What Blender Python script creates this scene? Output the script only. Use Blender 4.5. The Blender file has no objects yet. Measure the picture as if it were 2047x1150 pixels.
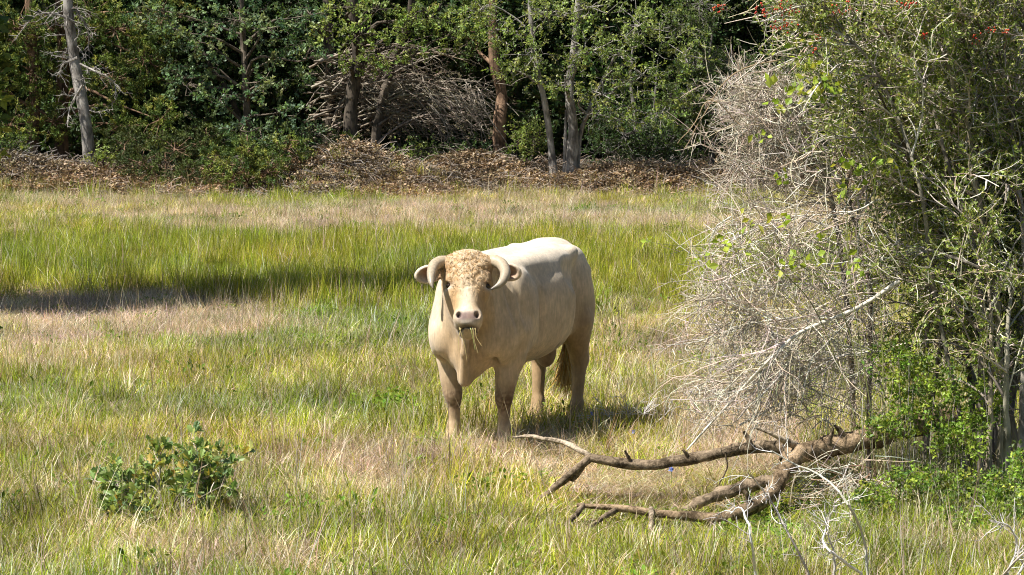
import bpy, math
import numpy as np
from mathutils import Vector, Matrix

# ------------------------------------------------------------------ camera, world, sun, exposure
scene = bpy.context.scene
COL = scene.collection
FPX = 5830.0                      # focal length in pixels of the 2047 wide photograph
CAM_H = 3.0
PITCH = math.radians(4.82)
cam_data = bpy.data.cameras.new('camera')
cam_data.sensor_width = 36.0
cam_data.lens = FPX / 2047.0 * 36.0
cam_data.clip_start = 0.5
cam_data.clip_end = 3000.0
cam = bpy.data.objects.new('camera', cam_data)
COL.objects.link(cam)
cam.location = (0, 0, CAM_H)
cam.rotation_euler = (math.pi / 2 - PITCH, 0, 0)
scene.camera = cam

SUN_EL = math.radians(57)
SUN_H = np.array([-0.913, -0.407])  # horizontal direction towards the sun
SUN_H = SUN_H / np.linalg.norm(SUN_H)
world = bpy.data.worlds.new('World')
scene.world = world
world.use_nodes = True
wn = world.node_tree
wn.nodes.clear()
wo = wn.nodes.new('ShaderNodeOutputWorld')
bg = wn.nodes.new('ShaderNodeBackground')
sky = wn.nodes.new('ShaderNodeTexSky')
sky.sky_type = 'NISHITA'
sky.sun_disc = False
sky.sun_elevation = SUN_EL
sky.sun_rotation = math.atan2(SUN_H[0], SUN_H[1]) % (2 * math.pi)
bg.inputs['Strength'].default_value = 0.052
wn.links.new(sky.outputs[0], bg.inputs[0])
wn.links.new(bg.outputs[0], wo.inputs[0])

sun_data = bpy.data.lights.new('sun', 'SUN')
sun_data.energy = 5.0
sun_data.angle = math.radians(0.53)
sun_data.color = (1.0, 0.965, 0.90)
sun = bpy.data.objects.new('sun', sun_data)
COL.objects.link(sun)
sun.location = (-20, -5, 30)
_d = Vector((-SUN_H[0] * math.cos(SUN_EL), -SUN_H[1] * math.cos(SUN_EL), -math.sin(SUN_EL)))
sun.rotation_euler = _d.to_track_quat('-Z', 'Y').to_euler()

scene.view_settings.view_transform = 'Standard'
scene.view_settings.look = 'None'
scene.view_settings.exposure = 0.74
scene.view_settings.gamma = 1.0
scene.view_settings.use_curve_mapping = False
scene.cycles.max_bounces = 3
scene.cycles.diffuse_bounces = 1
scene.cycles.transmission_bounces = 2
scene.cycles.use_denoising = True
scene.cycles.denoiser = 'OPENIMAGEDENOISE'
scene.cycles.denoising_input_passes = 'RGB_ALBEDO_NORMAL'
scene.cycles.denoising_prefilter = 'NONE'
scene.cycles.sample_clamp_indirect = 4.0
scene.cycles.use_light_tree = False
scene.cycles.pixel_filter_type = 'BLACKMAN_HARRIS'
scene.cycles.filter_width = 1.05
scene.cycles.use_adaptive_sampling = True
scene.cycles.adaptive_threshold = 0.02
scene.cycles.caustics_reflective = False
scene.cycles.caustics_refractive = False

rng = np.random.default_rng(7)

# ------------------------------------------------------------------ photograph position -> place
_cp, _sp = math.cos(PITCH), math.sin(PITCH)
def W(px, py, d):
    """world point seen at photograph position (px, py) and lying d metres in front of the camera"""
    u = (px - 1023.5) / FPX
    v = (575.0 - py) / FPX
    t = d / (_cp + v * _sp)
    return np.array([u * t, d, CAM_H + t * (v * _cp - _sp)])
def G(px, py):
    """point of the level ground seen at (px, py)"""
    v = (575.0 - py) / FPX
    t = CAM_H / (_sp - v * _cp)
    return np.array([(px - 1023.5) / FPX * t, t * (_cp + v * _sp), 0.0])

# ------------------------------------------------------------------ object helpers
def new_mesh(name, verts, faces, mat=None, parent=None, tint=None, smooth=False, attrs=None):
    """faces: int array (n,3) or (n,4), or list of such arrays"""
    me = bpy.data.meshes.new(name)
    verts = np.ascontiguousarray(verts, dtype=np.float32)
    if isinstance(faces, np.ndarray):
        faces = [faces]
    faces = [np.asarray(f, dtype=np.int32) for f in faces if len(f)]
    nl = sum(f.size for f in faces)
    npoly = sum(len(f) for f in faces)
    me.vertices.add(len(verts))
    me.vertices.foreach_set('co', verts.ravel())
    me.loops.add(nl)
    me.loops.foreach_set('vertex_index', np.concatenate([f.ravel() for f in faces]))
    me.polygons.add(npoly)
    starts, off = [], 0
    for f in faces:
        k = f.shape[1]
        starts.append(off + np.arange(len(f), dtype=np.int32) * k)
        off += f.size
    me.polygons.foreach_set('loop_start', np.concatenate(starts).astype(np.int32))
    me.polygons.foreach_set('use_smooth', np.full(npoly, smooth))
    if tint is not None:
        a = me.attributes.new('tint', 'FLOAT_COLOR', 'POINT')
        c = np.ones((len(verts), 4), dtype=np.float32)
        c[:, :3] = tint
        a.data.foreach_set('color', c.ravel())
    if attrs:
        for k, v in attrs.items():
            a = me.attributes.new(k, 'FLOAT', 'POINT')
            a.data.foreach_set('value', np.asarray(v, dtype=np.float32))
    me.update(calc_edges=True)
    me.validate()
    if mat is not None:
        me.materials.append(mat)
    ob = bpy.data.objects.new(name, me)
    COL.objects.link(ob)
    if parent is not None:
        ob.parent = parent
    return ob

def tag(o, label=None, cat=None, group=None, kind=None):
    if label: o['label'] = label
    if cat: o['category'] = cat
    if group: o['group'] = group
    if kind: o['kind'] = kind
    return o

def empty(name, loc, label=None, cat=None, group=None):
    o = bpy.data.objects.new(name, None)
    o.empty_display_size = 0.2
    COL.objects.link(o)
    o.location = [float(v) for v in loc]
    return tag(o, label, cat, group)

class MB:
    """collects geometry for one mesh"""
    def __init__(s):
        s.v, s.q, s.t, s.c, s.n = [], [], [], [], 0
    def add(s, verts, quads=None, tris=None, col=None):
        verts = np.asarray(verts, dtype=np.float32).reshape(-1, 3)
        if quads is not None and len(quads): s.q.append(np.asarray(quads) + s.n)
        if tris is not None and len(tris): s.t.append(np.asarray(tris) + s.n)
        c = np.ones((len(verts), 3), dtype=np.float32)
        if col is not None: c[:] = col
        s.v.append(verts); s.c.append(c); s.n += len(verts)
    def build(s, name, mat, parent=None, smooth=False, origin=None):
        v = np.concatenate(s.v)
        if origin is not None: v = v - np.asarray(origin, dtype=np.float32)
        f = []
        if s.q: f.append(np.concatenate(s.q))
        if s.t: f.append(np.concatenate(s.t))
        return new_mesh(name, v, f, mat, parent, np.concatenate(s.c), smooth)

def add_parts(name, P, R, sides, cols, mat, parent, origin):
    """each polyline a part of its own"""
    for k in range(len(P)):
        v, q = tubes(P[k][None], R[k][None], sides)
        mb = MB(); mb.add(v, q, None, cols[k] if np.ndim(cols) == 2 else cols)
        mb.build(name, mat, parent, True, origin)

def nrm(a):
    return a / np.maximum(np.linalg.norm(a, axis=-1, keepdims=True), 1e-9)

def tubes(P, R, sides=5):
    """P (N,K,3) polylines, R (N,K) radii -> verts, quads (tips closed by a tiny radius)"""
    P = np.asarray(P, dtype=np.float64); R = np.asarray(R, dtype=np.float64)
    N, K, _ = P.shape
    T = np.empty_like(P)
    T[:, 1:-1] = P[:, 2:] - P[:, :-2]; T[:, 0] = P[:, 1] - P[:, 0]; T[:, -1] = P[:, -1] - P[:, -2]
    T = nrm(T)
    ref = np.where(np.abs(T[..., 2:3]) > 0.9, np.array([1.0, 0, 0]), np.array([0, 0, 1.0]))
    ref = np.repeat(ref[:, :1], K, axis=1)
    A = nrm(np.cross(T, ref)); B = np.cross(T, A)
    ang = np.arange(sides) * 2 * np.pi / sides
    V = P[:, :, None, :] + R[:, :, None, None] * (A[:, :, None, :] * np.cos(ang)[None, None, :, None] + B[:, :, None, :] * np.sin(ang)[None, None, :, None])
    k = np.arange(K - 1)[:, None]; j = np.arange(sides)[None, :]; jn = (j + 1) % sides
    q = np.stack([k * sides + j, k * sides + jn, (k + 1) * sides + jn, (k + 1) * sides + j], -1).reshape(-1, 4)
    Q = (q[None] + (np.arange(N) * K * sides)[:, None, None]).reshape(-1, 4)
    return V.reshape(-1, 3), Q

def smooth_path(pts, n, rad=None):
    """Catmull-Rom through pts -> n points"""
    pts = np.asarray(pts, dtype=np.float64)
    P = np.concatenate([[2 * pts[0] - pts[1]], pts, [2 * pts[-1] - pts[-2]]])
    t = np.linspace(0, len(pts) - 1, n)
    i = np.minimum(t.astype(int), len(pts) - 2); u = (t - i)[:, None]
    p0, p1, p2, p3 = P[i], P[i + 1], P[i + 2], P[i + 3]
    out = 0.5 * (2 * p1 + (p2 - p0) * u + (2 * p0 - 5 * p1 + 4 * p2 - p3) * u ** 2 + (3 * p1 - p0 - 3 * p2 + p3) * u ** 3)
    if rad is None: return out
    return out, np.interp(t, np.arange(len(pts)), rad)

def grow(start, direc, length, K=5, bend=0.25, lift=0.0, wob=0.12):
    """vectorised crooked branches: start (N,3), direc (N,3), length (N,) -> polylines (N,K,3)"""
    N = len(start)
    d = nrm(np.asarray(direc, dtype=np.float64))
    P = np.empty((N, K, 3)); P[:, 0] = start
    drift = rng.normal(0, bend, (N, 3)); drift[:, 2] += lift
    st = np.asarray(length, dtype=np.float64)[:, None] / (K - 1)
    for k in range(1, K):
        P[:, k] = P[:, k - 1] + d * st
        d = nrm(d + drift / (K - 1) * 1.6 + rng.normal(0, wob, (N, 3)))
    return P

def along(P, idx, t):
    """points and tangents on polylines P[idx] at t in 0..1"""
    K = P.shape[1]
    f = np.clip(t, 0, 0.9999) * (K - 1); i = f.astype(int); u = (f - i)[:, None]
    a, b = P[idx, i], P[idx, i + 1]
    return a + (b - a) * u, nrm(b - a)

def side_dirs(T, spread, n=None):
    """directions leaving tangents T at about 'spread' radians"""
    r = rng.normal(size=T.shape)
    r = nrm(r - (r * T).sum(-1, keepdims=True) * T)
    a = spread * rng.uniform(0.7, 1.25, len(T))[:, None]
    return T * np.cos(a) + r * np.sin(a)

def leaves(base, axis, L, wid, up=0.6, fold=0.25, colors=None, lobed=False):
    """leaf blades. base (N,3), axis (N,3), L (N,), wid ratio -> verts, quads, tris, cols"""
    N = len(base)
    axis = nrm(axis)
    nn = nrm(rng.normal(size=(N, 3)) + np.array([0, 0, up]) * 1.5)
    side = nrm(np.cross(axis, nn)); nn = np.cross(side, axis)
    L = L[:, None]
    w = L * wid * 0.5
    if not lobed:
        m = base + axis * L * 0.5
        fo = nn * w * fold
        V = np.stack([base, m + side * w + fo, base + axis * L, m - side * w + fo], 1)
        i = np.arange(N)[:, None] * 4
        tris = np.concatenate([i + [[0, 1, 2]], i + [[0, 2, 3]]])
        C = None if colors is None else np.repeat(colors, 4, axis=0)
        return V.reshape(-1, 3), None, tris, C
    ts = np.array([0.0, 0.22, 0.36, 0.5, 0.62, 0.8, 1.0])
    ws = np.array([0.08, 0.55, 0.3, 1.0, 0.5, 0.8, 0.05])
    K = len(ts)
    mid = base[:, None] + axis[:, None] * (L[:, None] * ts[None, :, None]) - nn[:, None] * (L[:, None] * (0.25 * ts[None, :, None] ** 2))
    l = mid + side[:, None] * (w[:, None] * ws[None, :, None]) + nn[:, None] * (w[:, None] * fold * ws[None, :, None])
    r = mid - side[:, None] * (w[:, None] * ws[None, :, None]) + nn[:, None] * (w[:, None] * fold * ws[None, :, None])
    V = np.stack([l, mid, r], 2).reshape(N, K * 3, 3)
    q = []
    for k in range(K - 1):
        a = k * 3; b = a + 3
        q += [[a, a + 1, b + 1, b], [a + 1, a + 2, b + 2, b + 1]]
    Q = (np.array(q)[None] + (np.arange(N) * K * 3)[:, None, None]).reshape(-1, 4)
    C = None if colors is None else np.repeat(colors, K * 3, axis=0)
    return V.reshape(-1, 3), Q, None, C

def pick(pal, n, jit=0.12, w=None):
    pal = np.array(pal)
    c = pal[rng.choice(len(pal), n, p=w)]
    return np.clip(c * rng.normal(1, jit, (n, 1)) * rng.normal(1, jit * 0.35, (n, 3)), 0.003, 0.95)

def vnoise(x, y, s, seed=0):
    """cheap smooth 2D noise about 0..1"""
    r = np.random.default_rng(seed)
    x = np.asarray(x) / s; y = np.asarray(y) / s
    out = np.zeros(np.broadcast(x, y).shape)
    for k in range(7):
        a = r.uniform(0, 2 * np.pi); f = r.uniform(0.6, 2.2); p = r.uniform(0, 6.28); q = r.uniform(0, 6.28)
        out += np.sin((x * np.cos(a) + y * np.sin(a)) * f + p + 1.3 * np.sin((-x * np.sin(a) + y * np.cos(a)) * f * 0.7 + q))
    return 0.5 + out / 7.0 * 0.9

# ------------------------------------------------------------------ materials
def mat_new(name):
    m = bpy.data.materials.new(name)
    m.use_nodes = True
    nt = m.node_tree
    nt.nodes.clear()
    out = nt.nodes.new('ShaderNodeOutputMaterial')
    return m, nt, out
def nd(nt, typ, **kw):
    n = nt.nodes.new(typ)
    for k, v in kw.items():
        if k.startswith('i_'): n.inputs[k[2:].replace('_', ' ')].default_value = v
        else: setattr(n, k, v)
    return n

def mat_leaf(name, trans=0.35, rough=0.45, spec=0.35, instancer=False, hue=0.02):
    m, nt, out = mat_new(name)
    at = nd(nt, 'ShaderNodeAttribute', attribute_name='tint')
    col = at.outputs['Color']
    if instancer:
        a2 = nd(nt, 'ShaderNodeAttribute', attribute_name='itint', attribute_type='INSTANCER')
        mx = nd(nt, 'ShaderNodeMix', data_type='RGBA', blend_type='MULTIPLY')
        mx.inputs[0].default_value = 1.0
        nt.links.new(col, mx.inputs[6]); nt.links.new(a2.outputs['Color'], mx.inputs[7])
        col = mx.outputs[2]
    p = nd(nt, 'ShaderNodeBsdfPrincipled')
    p.inputs['Roughness'].default_value = rough
    p.inputs['Specular IOR Level'].default_value = spec
    nt.links.new(col, p.inputs['Base Color'])
    tr = nd(nt, 'ShaderNodeBsdfTranslucent')
    g = nd(nt, 'ShaderNodeMix', data_type='RGBA', blend_type='MULTIPLY')
    g.inputs[0].default_value = 1.0
    g.inputs[7].default_value = (1.25, 1.25, 0.65, 1)
    nt.links.new(col, g.inputs[6]); nt.links.new(g.outputs[2], tr.inputs['Color'])
    ms = nd(nt, 'ShaderNodeMixShader')
    ms.inputs[0].default_value = trans
    nt.links.new(p.outputs[0], ms.inputs[1]); nt.links.new(tr.outputs[0], ms.inputs[2])
    nt.links.new(ms.outputs[0], out.inputs[0])
    return m

def mat_bark(name, c1, c2, scale=14.0, stretch=0.25, bump=0.5, rough=0.9):
    """bark: ridges along the height plus blotches; tint multiplies"""
    m, nt, out = mat_new(name)
    tc = nd(nt, 'ShaderNodeTexCoord')
    mp = nd(nt, 'ShaderNodeMapping')
    mp.inputs['Scale'].default_value = (1, 1, stretch)
    n1 = nd(nt, 'ShaderNodeTexNoise', i_Scale=scale, i_Detail=6.0, i_Roughness=0.7)
    n2 = nd(nt, 'ShaderNodeTexNoise', i_Scale=scale * 0.22, i_Detail=3.0)
    nt.links.new(tc.outputs['Object'], mp.inputs[0])
    nt.links.new(mp.outputs[0], n1.inputs['Vector']); nt.links.new(tc.outputs['Object'], n2.inputs['Vector'])
    ad = nd(nt, 'ShaderNodeMath', operation='ADD')
    nt.links.new(n1.outputs[0], ad.inputs[0]); nt.links.new(n2.outputs[0], ad.inputs[1])
    r = nd(nt, 'ShaderNodeValToRGB')
    r.color_ramp.elements[0].position = 0.72; r.color_ramp.elements[0].color = (*c1, 1)
    r.color_ramp.elements[1].position = 1.25 if False else 1.0; r.color_ramp.elements[1].color = (*c2, 1)
    sc = nd(nt, 'ShaderNodeMath', operation='MULTIPLY'); sc.inputs[1].default_value = 0.87
    nt.links.new(ad.outputs[0], sc.inputs[0]); nt.links.new(sc.outputs[0], r.inputs[0])
    at = nd(nt, 'ShaderNodeAttribute', attribute_name='tint')
    mx = nd(nt, 'ShaderNodeMix', data_type='RGBA', blend_type='MULTIPLY'); mx.inputs[0].default_value = 1.0
    nt.links.new(r.outputs[0], mx.inputs[6]); nt.links.new(at.outputs['Color'], mx.inputs[7])
    p = nd(nt, 'ShaderNodeBsdfPrincipled'); p.inputs['Roughness'].default_value = rough
    p.inputs['Specular IOR Level'].default_value = 0.2
    b = nd(nt, 'ShaderNodeBump'); b.inputs['Strength'].default_value = bump; b.inputs['Distance'].default_value = 0.02
    nt.links.new(n1.outputs[0], b.inputs['Height']); nt.links.new(b.outputs[0], p.inputs['Normal'])
    nt.links.new(mx.outputs[2], p.inputs['Base Color']); nt.links.new(p.outputs[0], out.inputs[0])
    return m

def mat_tint(name, rough=0.8, spec=0.2):
    m, nt, out = mat_new(name)
    at = nd(nt, 'ShaderNodeAttribute', attribute_name='tint')
    tc = nd(nt, 'ShaderNodeTexCoord')
    n1 = nd(nt, 'ShaderNodeTexNoise', i_Scale=60.0, i_Detail=3.0)
    nt.links.new(tc.outputs['Object'], n1.inputs['Vector'])
    r = nd(nt, 'ShaderNodeMapRange'); r.inputs[1].default_value = 0.25; r.inputs[2].default_value = 0.75
    r.inputs[3].default_value = 0.75; r.inputs[4].default_value = 1.15
    nt.links.new(n1.outputs[0], r.inputs[0])
    mx = nd(nt, 'ShaderNodeMix', data_type='RGBA', blend_type='MULTIPLY'); mx.inputs[0].default_value = 1.0
    nt.links.new(at.outputs['Color'], mx.inputs[6]); nt.links.new(r.outputs[0], mx.inputs[7])
    p = nd(nt, 'ShaderNodeBsdfPrincipled'); p.inputs['Roughness'].default_value = rough
    p.inputs['Specular IOR Level'].default_value = spec
    nt.links.new(mx.outputs[2], p.inputs['Base Color']); nt.links.new(p.outputs[0], out.inputs[0])
    return m
# ------------------------------------------------------------------ ground
def bank_z(x, y):
    """height of the raised, litter covered bank along the wood"""
    x = np.asarray(x, dtype=float); y = np.asarray(y, dtype=float)
    X = (x / y * 57.0) / 57.0 * FPX + 1023.5       # across, as a bearing
    edge = 55.0 + 0.7 * np.sin(x * 0.55) + 0.4 * np.sin(x * 1.3 + 1)
    base = 0.42 * np.clip((y - edge) / 3.0, 0, 1) ** 1.3
    m = 0.0
    for c, w, h, yc, wy in ((20, 190, 0.62, 57.2, 1.2), (690, 105, 0.62, 57.0, 1.2), (950, 90, 0.36, 57.6, 1.1), (1250, 160, 0.36, 56.9, 0.9), (1560, 150, 0.3, 57.4, 1.0), (-330, 170, 0.5, 57.5, 1.2), (2050, 250, 0.4, 57.5, 1.2)):
        m = m + h * np.exp(-((X - c) / w) ** 2 - ((y - yc) / wy) ** 2)
    n = 0.05 * (vnoise(x, y, 0.6, 3) - 0.5) + 0.03 * (vnoise(x, y, 0.22, 4) - 0.5)
    return (base + m) * (1 + 0.0) + n * np.clip((y - edge + 0.4) / 0.8, 0, 1) - 0.10 * np.clip((edge - y) / 0.6, 0, 1) - 0.02

def gz(x, y):
    return 0.05 * (vnoise(x, y, 2.6, 11) - 0.5) + 0.03 * (vnoise(x, y, 0.9, 12) - 0.5)

def build_ground():
    ys = np.concatenate([[-900, -200, -40, -5, 5], np.arange(10, 62, 0.33), [66, 75, 90, 130, 250, 600, 1800]])
    xs = np.concatenate([[-1500, -400, -120, -50, -26], np.arange(-16, 16.1, 0.33), [26, 50, 120, 400, 1500]])
    X, Y = np.meshgrid(xs, ys)
    Z = gz(X, Y) * (np.abs(X) < 20) * (Y > 5) * (Y < 62)
    V = np.stack([X, Y, Z], -1).reshape(-1, 3)
    a, b = len(ys), len(xs)
    i = np.arange(a - 1)[:, None] * b + np.arange(b - 1)[None, :]
    Q = np.stack([i, i + 1, i + b + 1, i + b], -1).reshape(-1, 4)
    m, nt, out = mat_new('soil_and_thatch')
    tc = nd(nt, 'ShaderNodeTexCoord')
    n1 = nd(nt, 'ShaderNodeTexNoise', i_Scale=0.55, i_Detail=7.0, i_Roughness=0.65)
    n2 = nd(nt, 'ShaderNodeTexNoise', i_Scale=26.0, i_Detail=5.0, i_Roughness=0.7)
    r1 = nd(nt, 'ShaderNodeValToRGB')
    r1.color_ramp.elements[0].position = 0.42; r1.color_ramp.elements[0].color = (0.06, 0.065, 0.02, 1)
    r1.color_ramp.elements[1].position = 0.60; r1.color_ramp.elements[1].color = (0.13, 0.095, 0.055, 1)
    r2 = nd(nt, 'ShaderNodeMapRange'); r2.inputs[1].default_value = 0.3; r2.inputs[2].default_value = 0.7; r2.inputs[3].default_value = 0.45; r2.inputs[4].default_value = 1.25
    for n_ in (n1, n2): nt.links.new(tc.outputs['Object'], n_.inputs['Vector'])
    nt.links.new(n1.outputs[0], r1.inputs[0]); nt.links.new(n2.outputs[0], r2.inputs[0])
    mx = nd(nt, 'ShaderNodeMix', data_type='RGBA', blend_type='MULTIPLY'); mx.inputs[0].default_value = 1.0
    nt.links.new(r1.outputs[0], mx.inputs[6]); nt.links.new(r2.outputs[0], mx.inputs[7])
    p = nd(nt, 'ShaderNodeBsdfPrincipled'); p.inputs['Roughness'].default_value = 0.95; p.inputs['Specular IOR Level'].default_value = 0.1
    b_ = nd(nt, 'ShaderNodeBump'); b_.inputs['Strength'].default_value = 0.8; b_.inputs['Distance'].default_value = 0.03
    nt.links.new(n2.outputs[0], b_.inputs['Height']); nt.links.new(b_.outputs[0], p.inputs['Normal'])
    nt.links.new(mx.outputs[2], p.inputs['Base Color']); nt.links.new(p.outputs[0], out.inputs[0])
    g = new_mesh('ground', V, Q, m, None, None, True)
    tag(g, 'level pasture ground under the grass', 'ground', kind='structure')
    # bank
    ys = np.concatenate([np.arange(54.0, 60, 0.12), np.arange(60, 80, 1.0)]); xs = np.arange(-22, 22.01, 0.16)
    X, Y = np.meshgrid(xs, ys); Z = bank_z(X, Y)
    V = np.stack([X, Y, Z], -1).reshape(-1, 3); a, b = len(ys), len(xs)
    i = np.arange(a - 1)[:, None] * b + np.arange(b - 1)[None, :]
    Q = np.stack([i, i + 1, i + b + 1, i + b], -1).reshape(-1, 4)
    m, nt, out = mat_new('leaf_litter_soil')
    tc = nd(nt, 'ShaderNodeTexCoord')
    n1 = nd(nt, 'ShaderNodeTexVoronoi', i_Scale=16.0)
    n2 = nd(nt, 'ShaderNodeTexNoise', i_Scale=3.0, i_Detail=6.0)
    for n_ in (n1, n2): nt.links.new(tc.outputs['Object'], n_.inputs['Vector'])
    r1 = nd(nt, 'ShaderNodeValToRGB')
    r1.color_ramp.elements.new(0.5)
    for e, c in zip(r1.color_ramp.elements, [(0.09, 0.055, 0.03), (0.19, 0.115, 0.06), (0.30, 0.19, 0.10)]):
        e.color = (*c, 1)
    r2 = nd(nt, 'ShaderNodeMapRange'); r2.inputs[1].default_value = 0.3; r2.inputs[2].default_value = 0.7; r2.inputs[3].default_value = 0.6; r2.inputs[4].default_value = 1.2
    sp = nd(nt, 'ShaderNodeSeparateColor'); nt.links.new(n1.outputs['Color'], sp.inputs[0]); nt.links.new(sp.outputs[0], r1.inputs[0])
    nt.links.new(n2.outputs[0], r2.inputs[0])
    mx = nd(nt, 'ShaderNodeMix', data_type='RGBA', blend_type='MULTIPLY'); mx.inputs[0].default_value = 1.0
    nt.links.new(r1.outputs[0], mx.inputs[6]); nt.links.new(r2.outputs[0], mx.inputs[7])
    p = nd(nt, 'ShaderNodeBsdfPrincipled'); p.inputs['Roughness'].default_value = 0.9; p.inputs['Specular IOR Level'].default_value = 0.2
    b_ = nd(nt, 'ShaderNodeBump'); b_.inputs['Strength'].default_value = 0.8; b_.inputs['Distance'].default_value = 0.03
    nt.links.new(n1.outputs['Distance'], b_.inputs['Height']); nt.links.new(b_.outputs[0], p.inputs['Normal'])
    nt.links.new(mx.outputs[2], p.inputs['Base Color']); nt.links.new(p.outputs[0], out.inputs[0])
    o = new_mesh('litter_bank', V, Q, m, None, None, True)
    tag(o, 'raised bank of brown leaf litter along the edge of the wood', 'bank', kind='structure')
build_ground()

# ------------------------------------------------------------------ instanced stuff (grass, litter)
def source_collection(name, meshes):
    c = bpy.data.collections.new(name)
    for k, me in enumerate(meshes):
        o = bpy.data.objects.new('%s_%02d' % (name, k), me); c.objects.link(o)
    return c
def scatter(name, pts, rot, scl, idx, tint, coll, label, cat):
    me = bpy.data.meshes.new(name)
    n = len(pts)
    me.vertices.add(n); me.vertices.foreach_set('co', np.ascontiguousarray(pts, dtype=np.float32).ravel())
    for nm, arr in (('rot', rot), ('scl', scl)):
        a = me.attributes.new(nm, 'FLOAT_VECTOR', 'POINT'); a.data.foreach_set('vector', np.ascontiguousarray(arr, dtype=np.float32).ravel())
    a = me.attributes.new('idx', 'INT', 'POINT'); a.data.foreach_set('value', np.asarray(idx, dtype=np.int32))
    a = me.attributes.new('itint', 'FLOAT_COLOR', 'POINT')
    c = np.ones((n, 4), dtype=np.float32); c[:, :3] = tint; a.data.foreach_set('color', c.ravel())
    ob = bpy.data.objects.new(name, me); COL.objects.link(ob)
    ng = bpy.data.node_groups.new(name + '_nodes', 'GeometryNodeTree')
    ng.interface.new_socket('Geometry', in_out='INPUT', socket_type='NodeSocketGeometry')
    ng.interface.new_socket('Geometry', in_out='OUTPUT', socket_type='NodeSocketGeometry')
    N = ng.nodes
    gi, go = N.new('NodeGroupInput'), N.new('NodeGroupOutput')
    ci = N.new('GeometryNodeCollectionInfo'); ci.inputs['Collection'].default_value = coll
    ci.inputs['Separate Children'].default_value = True; ci.inputs['Reset Children'].default_value = True
    ip = N.new('GeometryNodeInstanceOnPoints'); ip.inputs['Pick Instance'].default_value = True
    def na(nm, t):
        x = N.new('GeometryNodeInputNamedAttribute'); x.data_type = t; x.inputs['Name'].default_value = nm; return x.outputs['Attribute']
    er = N.new('FunctionNodeEulerToRotation')
    ng.links.new(na('rot', 'FLOAT_VECTOR'), er.inputs[0])
    ng.links.new(gi.outputs[0], ip.inputs['Points']); ng.links.new(ci.outputs[0], ip.inputs['Instance'])
    ng.links.new(na('idx', 'INT'), ip.inputs['Instance Index']); ng.links.new(er.outputs[0], ip.inputs['Rotation'])
    ng.links.new(na('scl', 'FLOAT_VECTOR'), ip.inputs['Scale'])
    ng.links.new(ip.outputs[0], go.inputs[0])
    md = ob.modifiers.new('scatter', 'NODES'); md.node_group = ng
    tag(ob, label, cat, kind='stuff')
    return ob
def mesh_only(name, mb, mat):
    o = mb.build(name, mat); me = o.data
    bpy.data.objects.remove(o)
    return me

def blades(n, rad, hmin, hmax, width, lean, curl, pal, w=None, K=5, flop=0.0, rootdark=0.6):
    """n grass blades rooted in a disc -> MB"""
    a = rng.uniform(0, 2 * np.pi, n); rr = rad * np.sqrt(rng.uniform(0, 1, n))
    base = np.stack([rr * np.cos(a), rr * np.sin(a), np.full(n, -0.02)], -1)
    H = rng.uniform(hmin, hmax, n)
    da = rng.uniform(0, 2 * np.pi, n)
    ld = np.stack([np.cos(da), np.sin(da), np.zeros(n)], -1)
    ln_ = np.abs(rng.normal(0, lean, n)) + 0.05
    d = nrm(ld * ln_[:, None] + np.array([0, 0, 1.0]))
    cu = np.abs(rng.normal(0, curl, n)) + flop * (rng.uniform(0, 1, n) < 0.4)
    P = np.empty((n, K, 3)); P[:, 0] = base
    for k in range(1, K):
        P[:, k] = P[:, k - 1] + d * (H / (K - 1))[:, None]
        d = nrm(d + ld * (cu / (K - 1) * 2)[:, None] + np.array([0, 0, -1.0]) * (cu * k / (K - 1) ** 2 * 1.4)[:, None] + rng.normal(0, 0.05, (n, 3)))
    P[..., 2] = np.maximum(P[..., 2], 0.004 + 0 * P[..., 2])
    P[:, 0, 2] = -0.03
    wv = np.stack([-np.sin(da + rng.normal(0, 0.8, n)), np.cos(da + rng.normal(0, 0.8, n)), np.zeros(n)], -1)
    t = np.linspace(0, 1, K)
    prof = np.array([0.7, 1.0, 0.85, 0.55, 0.08]) if K == 5 else np.interp(t, [0, .25, .5, .75, 1], [0.7, 1, .85, .55, .08])
    wd = rng.uniform(0.6, 1.3, n) * width * 0.5
    off = wv[:, None] * (wd[:, None] * prof[None])[..., None]
    V = np.stack([P + off, P - off], 2).reshape(n, K * 2, 3)
    k = np.arange(K - 1)[:, None] * 2
    q = k + np.array([[0, 1, 3, 2]])
    Q = (q[None] + (np.arange(n) * K * 2)[:, None, None]).reshape(-1, 4)
    c = pick(pal, n, 0.14, w)
    C = np.repeat(c, K * 2, axis=0)
    mb = MB(); mb.add(V.reshape(-1, 3), Q, None, C)
    return mb

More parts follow.
